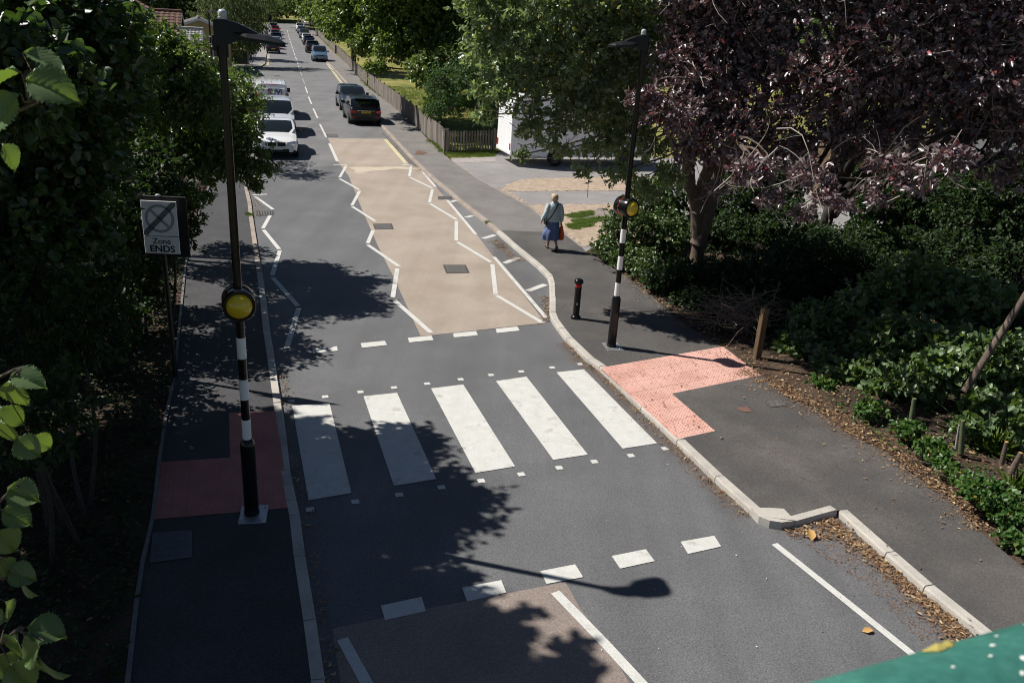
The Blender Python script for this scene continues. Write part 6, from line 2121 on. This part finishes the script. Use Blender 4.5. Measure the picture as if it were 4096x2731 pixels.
leaf_mat('weed_leaf', (.09, .15, .03), (.16, .23, .06), .55, .3, (.25, .38, .05), spec=.3)
gpoly = [[(1.500,28.049), (2.522,29.095), (2.488,28.467), (1.918,27.773)], [(1.727,27.338), (2.395,27.847), (2.992,28.208), (2.884,27.788), (2.308,27.177), (1.932,26.819)], [(1.582,26.689), (1.768,26.848), (1.946,26.534), (1.857,26.158), (1.636,26.205)], [(1.961,26.574), (2.424,27.023), (2.411,26.837), (2.013,26.410)]]
pts = np.concatenate([scatter_poly(p, n_) for p, n_ in zip(gpoly, (150, 170, 60, 30))])
struct(leaf_mesh('weed_patches', *blades(pts, .1, .09, 16, .05, .9, .02), 'weed_leaf'), 'stuff')
pts = np.concatenate([scatter_poly([(-3.718,40.324), (-1.459,41.967), (-1.327,40.019), (-3.324,38.771)], 420), scatter_line([(-3.782,40.469), (-4.362,42.581), (-4.933,44.315)], 90, .12), scatter_line([(-10.657,65.035), (-12.707,71.643), (-15.437,80.925)], 110, .12)])
struct(leaf_mesh('grass_tufts', *blades(pts, .1, .12, 12, .06, .6, .008), 'grass_blade'), 'stuff')
pts = np.concatenate([scatter_line([(-8.494,25.717), (-8.310,25.509)], 14, .04), scatter_line([(-1.063,26.559), (-0.932,26.378)], 16, .03)])
struct(leaf_mesh('kerb_weeds', *blades(pts, .05, .1, 14, .03, .8, .01), 'grass_blade'), 'stuff')
lwn = scatter_poly([(-13.891,76.742), (-7.284,54.308), (-3.782,40.993), (-1.663,42.990), (8, 60), (-2, 75)], 5200)
struct(leaf_mesh('lawn_grass', *blades(lwn, .1, .14, 7, .12, .6, .018), 'grass_blade'), 'stuff')
for i, (p, lb) in enumerate((((7.881,12.203), 'arching green grass tuft among the cut stems at the right edge'), ((7.598,10.962), 'smaller grass tuft beside the sunlit brambles at the right edge'))):
    P, A, N, L, Wd = blades(np.array([[0, 0]]), 0, .42 - .1 * i, 130, .07, .75, .013)
    o = leaf_mesh('grass_tuft', P, A, N, L, Wd, 'grass_blade', None, .1, .35)
    o.location = (p[0], p[1], .1)
    tag(o, lb, 'grass tuft', 'grass tufts on the right verge')
# single leaves and twigs lying about
for (p, z, ln, mm, lb) in (((4.126,7.724), .014, .13, 'leaf_tan', 'tan fallen leaf lying on the dark asphalt beside the bay line'), ((4.105,9.464), .02, .2, 'leaf_tan', 'large curled brown leaf by the kerb corner'), ((4.030,9.752), .016, .15, 'leaf_pale', 'large pale green leaf beside the kerb corner block')):
    if mm not in MATS:
        leaf_mat(mm, (.5, .3, .1) if mm == 'leaf_tan' else (.42, .47, .36), (.5, .3, .1) if mm == 'leaf_tan' else (.42, .47, .36), .6, .1)
    a = rng.uniform(0, 6)
    o = leaf_mesh('fallen_leaf', np.zeros((1, 3)), np.array([[math.cos(a), math.sin(a), .25 if ln > .15 else .05]]), np.array([[.1, -.2, 1]]), [ln], [ln * .62], mm, None, .3, -.1)
    o.location = (p[0], p[1], z)
    tag(o, lb, 'leaf')

fl = np.concatenate([scatter_poly([(-7.550,24.922), (-5.280,27.545), (-1.892,16.135), (1.091,15.487), (2.351,11.977), (3.247,9.833), (3.612,7.343), (-0.560,6.611), (-2.307,9.228)], 75), scatter_poly([(2.706,11.834), (4.213,14.051), (5.643,9.941), (4.821,9.345)], 35)])
litter('paint_flecks', fl, .016, .02, .01, 'plate_white', .1, zs=.002)
tg = np.concatenate([scatter_poly(TR, 60), scatter_poly(TL, 60), scatter_poly([(1.969,23.406), (4.025,16.555), (1.920,15.149), (1.056,17.264)], 60), scatter_poly([(2.706,11.834), (4.818,14.536), (5.780,8.974), (4.709,9.049)], 80), scatter_line(KR_NEAR[9:], 70, .1, -.1), scatter_line(edge, 160, .25, .05)])
litter('twig_bits', tg, .112, .09, .006, 'twig_dead', .1, zs=.004)


# ---------------------------------------------------------------- the walking woman
mat('skin', (.42, .235, .165), .55, .05, 12, spec=.35)
mat('hair_blond', (.52, .40, .24), .5, .25, 40, .2, 120, stretch=(1, 1, .15))
mat('jacket_pale', (.42, .51, .55), .8, .08, 9, .1, 60, .5, 14)
mat('skirt_blue', (.105, .15, .29), .8, .12, 9, .12, 50, .5, 20, stretch=(1, 1, .2))
mat('shoe_dark', (.03, .022, .018), .5, .1, 12)
mat('bag_orange', (.75, .10, .012), .35, .12, 14, .1, 60, .8, 18)


def skin_mesh(name, V, E, Rd, m, parent, sub=2, root=0):
    me = bpy.data.meshes.new(name)
    me.from_pydata([tuple(v) for v in V], E, [])
    o = bpy.data.objects.new(name, me)
    COL.objects.link(o)
    sk = o.modifiers.new('skin', 'SKIN')
    sk.use_smooth_shade = True
    for i, sv in enumerate(me.skin_vertices[0].data):
        r = Rd[i]
        sv.radius = r if hasattr(r, '__len__') else (r, r)
        sv.use_root = i == root
    s_ = o.modifiers.new('sub', 'SUBSURF')
    s_.levels = s_.render_levels = sub
    bpy.context.view_layer.update()
    nm = bpy.data.meshes.new_from_object(o.evaluated_get(bpy.context.evaluated_depsgraph_get()))
    bpy.data.objects.remove(o)
    nm.materials.clear()
    nm.materials.append(MATS[m])
    nm.polygons.foreach_set('use_smooth', [True] * len(nm.polygons))
    r = bpy.data.objects.new(name, nm)
    COL.objects.link(r)
    r.parent = parent
    return r


pp_ = (0.963,23.421)
HEAD = R(14)
per = thing('person', 'woman in pale blue jacket and long blue skirt walking away with an orange bag', 'person', (pp_[0], pp_[1], .1), HEAD)
V, E_, Rd = [], [], []


def jv(p, r, frm=None):
    V.append(p)
    Rd.append(r)
    if frm is not None:
        E_.append((frm, len(V) - 1))
    return len(V) - 1


pel = jv((0, 0, .88), (.14, .10))
sp1 = jv((0, .01, 1.06), (.12, .09), pel)
ch = jv((0, 0, 1.24), (.14, .1), sp1)
nk = jv((0, .0, 1.36), .055, ch)
hb = jv((-.005, .015, 1.43), (.062, .07), nk)
hd = jv((-.01, .02, 1.51), (.074, .088), hb)
ht = jv((-.01, .01, 1.575), (.05, .06), hd)
fd = Vector((-.75, .66, 0)).normalized()
nose = jv(tuple(Vector((-.01, .02, 1.487)) + fd * .088), .012, hd)
chin = jv(tuple(Vector((-.008, .02, 1.425)) + fd * .06), .022, hb)
for sg in (1, -1):
    ear = jv(tuple(Vector((-.01, .02, 1.49)) + Vector((-fd.y, fd.x, 0)) * .08 * sg), .014, hd)
sh = {}


def hand(w, d, side_v, curl, inward):
    """palm, four fingers of different lengths with a knuckle bend, thumb off the side"""
    d, sv, iv = Vector(d).normalized(), Vector(side_v).normalized(), Vector(inward).normalized()
    wv = Vector(V[w])
    palm = jv(tuple(wv + d * .05), (.034, .02), w)
    for k, l in enumerate((.062, .072, .068, .052)):
        b = wv + d * .082 + sv * (.027 - .018 * k)
        kb = jv(tuple(b), .0095, palm)
        m1 = b + (d * (1 - curl * .5) + iv * curl * .8).normalized() * l * .5
        k1 = jv(tuple(m1), .0085, kb)
        m2 = m1 + (d * (1 - curl * 1.2) + iv * curl * 1.5).normalized() * l * .5
        jv(tuple(m2), .0075, k1)
    t0 = jv(tuple(wv + d * .035 + sv * .036 + iv * .01), .0105, palm)
    t1 = jv(tuple(wv + d * .06 + sv * .052 + iv * .022), .0095, t0)
    jv(tuple(wv + d * .085 + sv * .05 + iv * .034), .008, t1)


sl = jv((-.155, 0, 1.31), .06, ch)
el = jv((-.235, -.03, 1.07), .042, sl)
wl = jv((-.315, .05, .86), .028, el)
hand(wl, (-.25, .3, -.9), (.1, .9, .3), .35, (.9, .2, .1))
sr = jv((.155, 0, 1.31), .06, ch)
er = jv((.215, -.04, 1.07), .042, sr)
wr = jv((.235, .0, .84), .028, er)
hand(wr, (.02, .03, -1), (0, 1, .1), .95, (-.9, 0, 0))
hl = jv((-.085, 0, .83), .082, pel)
kl = jv((-.075, .10, .47), .052, hl)
cl = jv((-.07, .13, .32), .054, kl)
al = jv((-.06, .17, .085), .032, cl)
tl = jv((-.065, .30, .035), (.038, .022), al)
hr = jv((.085, 0, .83), .082, pel)
kr = jv((.075, .03, .46), .052, hr)
cr_ = jv((.072, -.08, .34), .054, kr)
ar = jv((.068, -.27, .185), .032, cr_)
tr = jv((.072, -.17, .045), (.038, .022), ar)
skin_mesh('body', V, E_, Rd, 'skin', per)
# eyes and mouth
e_m = MB()
for s_ in (.028, -.028):
    c = Vector((-.01, .02, 1.508)) + fd * .079 + Vector((-fd.y, fd.x, 0)) * s_
    e_m.lathe([(0, -.008), (.009, -.004), (.009, .004), (0, .008)], 8, c)
e_m.build('eyes', 'ink', per)
m_ = MB()
c = Vector((-.01, .02, 1.445)) + fd * .078
m_.box(c, (.04, .012, .008), math.atan2(fd.y, fd.x) - math.pi / 2, .003)
m_.build('mouth', 'red_band', per)
# hair: bobbed shell
hb_ = MB()
rows = 12
seg = 22
rgh = random.Random(3)
for i in range(rows + 1):
    ph = -.62 + (math.pi / 2 + .62) * i / rows
    for k in range(seg):
        th = 2 * math.pi * k / seg
        d = Vector((math.cos(th), math.sin(th), 0))
        front = d.dot(fd)
        rr = .114 + rgh.uniform(-.006, .006)
        z = 1.51 + .108 * math.sin(ph) - .012 * (ph < 0) * (1 - front)
        r = rr * math.cos(ph * .92)
        if front > .45 and ph < .35:
            r *= .62
        hb_.v.append((-.014 + d.x * r, .008 + d.y * r, z))
for i in range(rows):
    for k in range(seg):
        k2 = (k + 1) % seg
        hb_.f.append((i * seg + k, i * seg + k2, (i + 1) * seg + k2, (i + 1) * seg + k))
        hb_.m.append(0)
hb_.build('hair', 'hair_blond', per, smooth=70)
# jacket
jk = MB()


def loft(mb, secs, n=24, wav=None):
    """secs: (cx, cy, z, rx, ry)"""
    o = len(mb.v)
    for i, (cx, cy, z, rx, ry) in enumerate(secs):
        for k in range(n):
            th = 2 * math.pi * k / n
            f = 1 + (wav(i, th) if wav else 0)
            mb.v.append((cx + rx * f * math.cos(th), cy + ry * f * math.sin(th), z))
    for i in range(len(secs) - 1):
        for k in range(n):
            k2 = (k + 1) % n
            mb.f.append((o + i * n + k, o + i * n + k2, o + (i + 1) * n + k2, o + (i + 1) * n + k))
            mb.m.append(0)


loft(jk, [(0, 0, .845, .222, .155), (0, 0, .86, .226, .16), (0, 0, .98, .215, .15), (0, 0, 1.1, .208, .142), (0, 0, 1.22, .212, .135), (0, 0, 1.30, .20, .115), (0, .0, 1.345, .14, .09), (0, .0, 1.37, .085, .075), (0, .0, 1.405, .07, .07)], 28,
     lambda i, th: .02 * math.sin(th * 5 + i * 1.3) + .012 * math.sin(th * 9 - i))
for sx, pts in ((-1, [(-.15, 0, 1.315), (-.20, -.012, 1.2), (-.238, -.03, 1.07), (-.275, .01, .97), (-.31, .045, .88)]), (1, [(.15, 0, 1.315), (.195, -.015, 1.2), (.22, -.04, 1.07), (.23, -.02, .96), (.236, -.002, .855)])):
    q = smoothline(pts, 4)
    jk.tube(q, [.078 - .02 * i / len(q) + .004 * math.sin(i * 2.1) for i in range(len(q))], 14)
jk.build('jacket', 'jacket_pale', per, smooth=70)
# skirt with folds, blown to the left
sk = MB()
secs = []
for i in range(10):
    t = i / 9
    z = .93 - .60 * t
    secs.append((-.035 * t * t, -.02 * t, z, .165 + .065 * t, .125 + .10 * t))
loft(sk, secs, 64, lambda i, th: (i / 9) * (.10 * math.sin(th * 9 + i * .25) + .05 * math.sin(th * 5 + 1)) + max(0, math.cos(th - 3.5)) ** 4 * .55 * max(0, 1 - abs(i / 9 - .72) * 2.6))
sk.build('skirt', 'skirt_blue', per, smooth=70)
for a, b, hl_ in (((-.06, .17, .085), (-.065, .31, .03), .0), ((.068, -.275, .19), (.072, -.165, .035), 1)):
    s_ = MB()
    a, b = Vector(a), Vector(b)
    d = (b - a).normalized()
    up = Vector((1, 0, 0)).cross(d)
    if not hl_:
        q = [(a + Vector((0, -.045, -.07))), (a + Vector((0, .02, -.06))), (b + Vector((0, -.03, -.0))), (b + Vector((0, .02, -.005)))]
    else:
        q = [a + Vector((0, -.045, .0)), a + Vector((0, -.035, -.055)), b + Vector((0, -.03, .0)), b + Vector((0, .035, -.012))]
    s_.tube(smoothline(q, 4), [.034, .036, .036, .036, .035, .036, .038, .042, .044, .044, .042, .036, .024], 12)
    s_.build('shoe', 'shoe_dark', per, smooth=70)
# bags are things of their own
ob = thing('carrier_bag', 'bright orange plastic carrier bag hanging from the hand of the walking woman', 'bag', (pp_[0], pp_[1], .1), HEAD)
b = MB()
cx, cy = .262, .0
loft(b, [(cx, cy, .29, .03, .02), (cx, cy, .30, .07, .06), (cx, cy, .38, .085, .105), (cx, cy, .48, .075, .12), (cx, cy, .58, .06, .105), (cx - .005, cy, .66, .042, .075), (cx - .01, cy, .71, .03, .05)], 20, lambda i, th: .10 * math.sin(th * 5 + i * 1.7))
b.build('bag_body', 'bag_orange', ob, smooth=70)
for s_ in (1, -1):
    h_ = MB()
    h_.tube(smoothline([(cx - .01, s_ * .05, .68), (cx - .015, s_ * .03, .75), (.238, s_ * .012, .775), (.232, 0, .78)], 4), [.016] * 4 + [.012] * 9, 6)
    h_.build('handle', 'bag_orange', ob, smooth=70)
sb = thing('shoulder_bag', 'small black shoulder bag worn across the back of the walking woman', 'bag', (pp_[0], pp_[1], .1), HEAD)
st = MB()
path = [(.085, -.088, 1.362), (.03, -.142, 1.26), (-.05, -.158, 1.12), (-.13, -.15, .98), (-.20, -.10, .88)]
q = smoothline(path, 5)
for i in range(len(q) - 1):
    d = (q[i + 1] - q[i]).normalized()
    sd_ = Vector((0, -1, 0)).cross(d).normalized() * .014
    st.add([q[i] - sd_, q[i] + sd_, q[i + 1] + sd_, q[i + 1] - sd_, q[i] - sd_ + Vector((0, -.006, 0)), q[i] + sd_ + Vector((0, -.006, 0)), q[i + 1] + sd_ + Vector((0, -.006, 0)), q[i + 1] - sd_ + Vector((0, -.006, 0))], [(0, 1, 2, 3), (7, 6, 5, 4), (0, 4, 5, 1), (3, 2, 6, 7), (1, 5, 6, 2), (0, 3, 7, 4)])
q2 = smoothline([(.085, -.088, 1.362), (.09, .0, 1.40), (.06, .11, 1.3), (-.05, .15, 1.12), (-.17, .13, .95), (-.225, .05, .88)], 5)
st.tube(q2, .008, 6)
st.build('strap', 'black_plastic', sb)
b = MB()
b.box((-.238, -.02, .82), (.06, .2, .15), 0, .02)
b.build('pouch', 'black_plastic', sb)
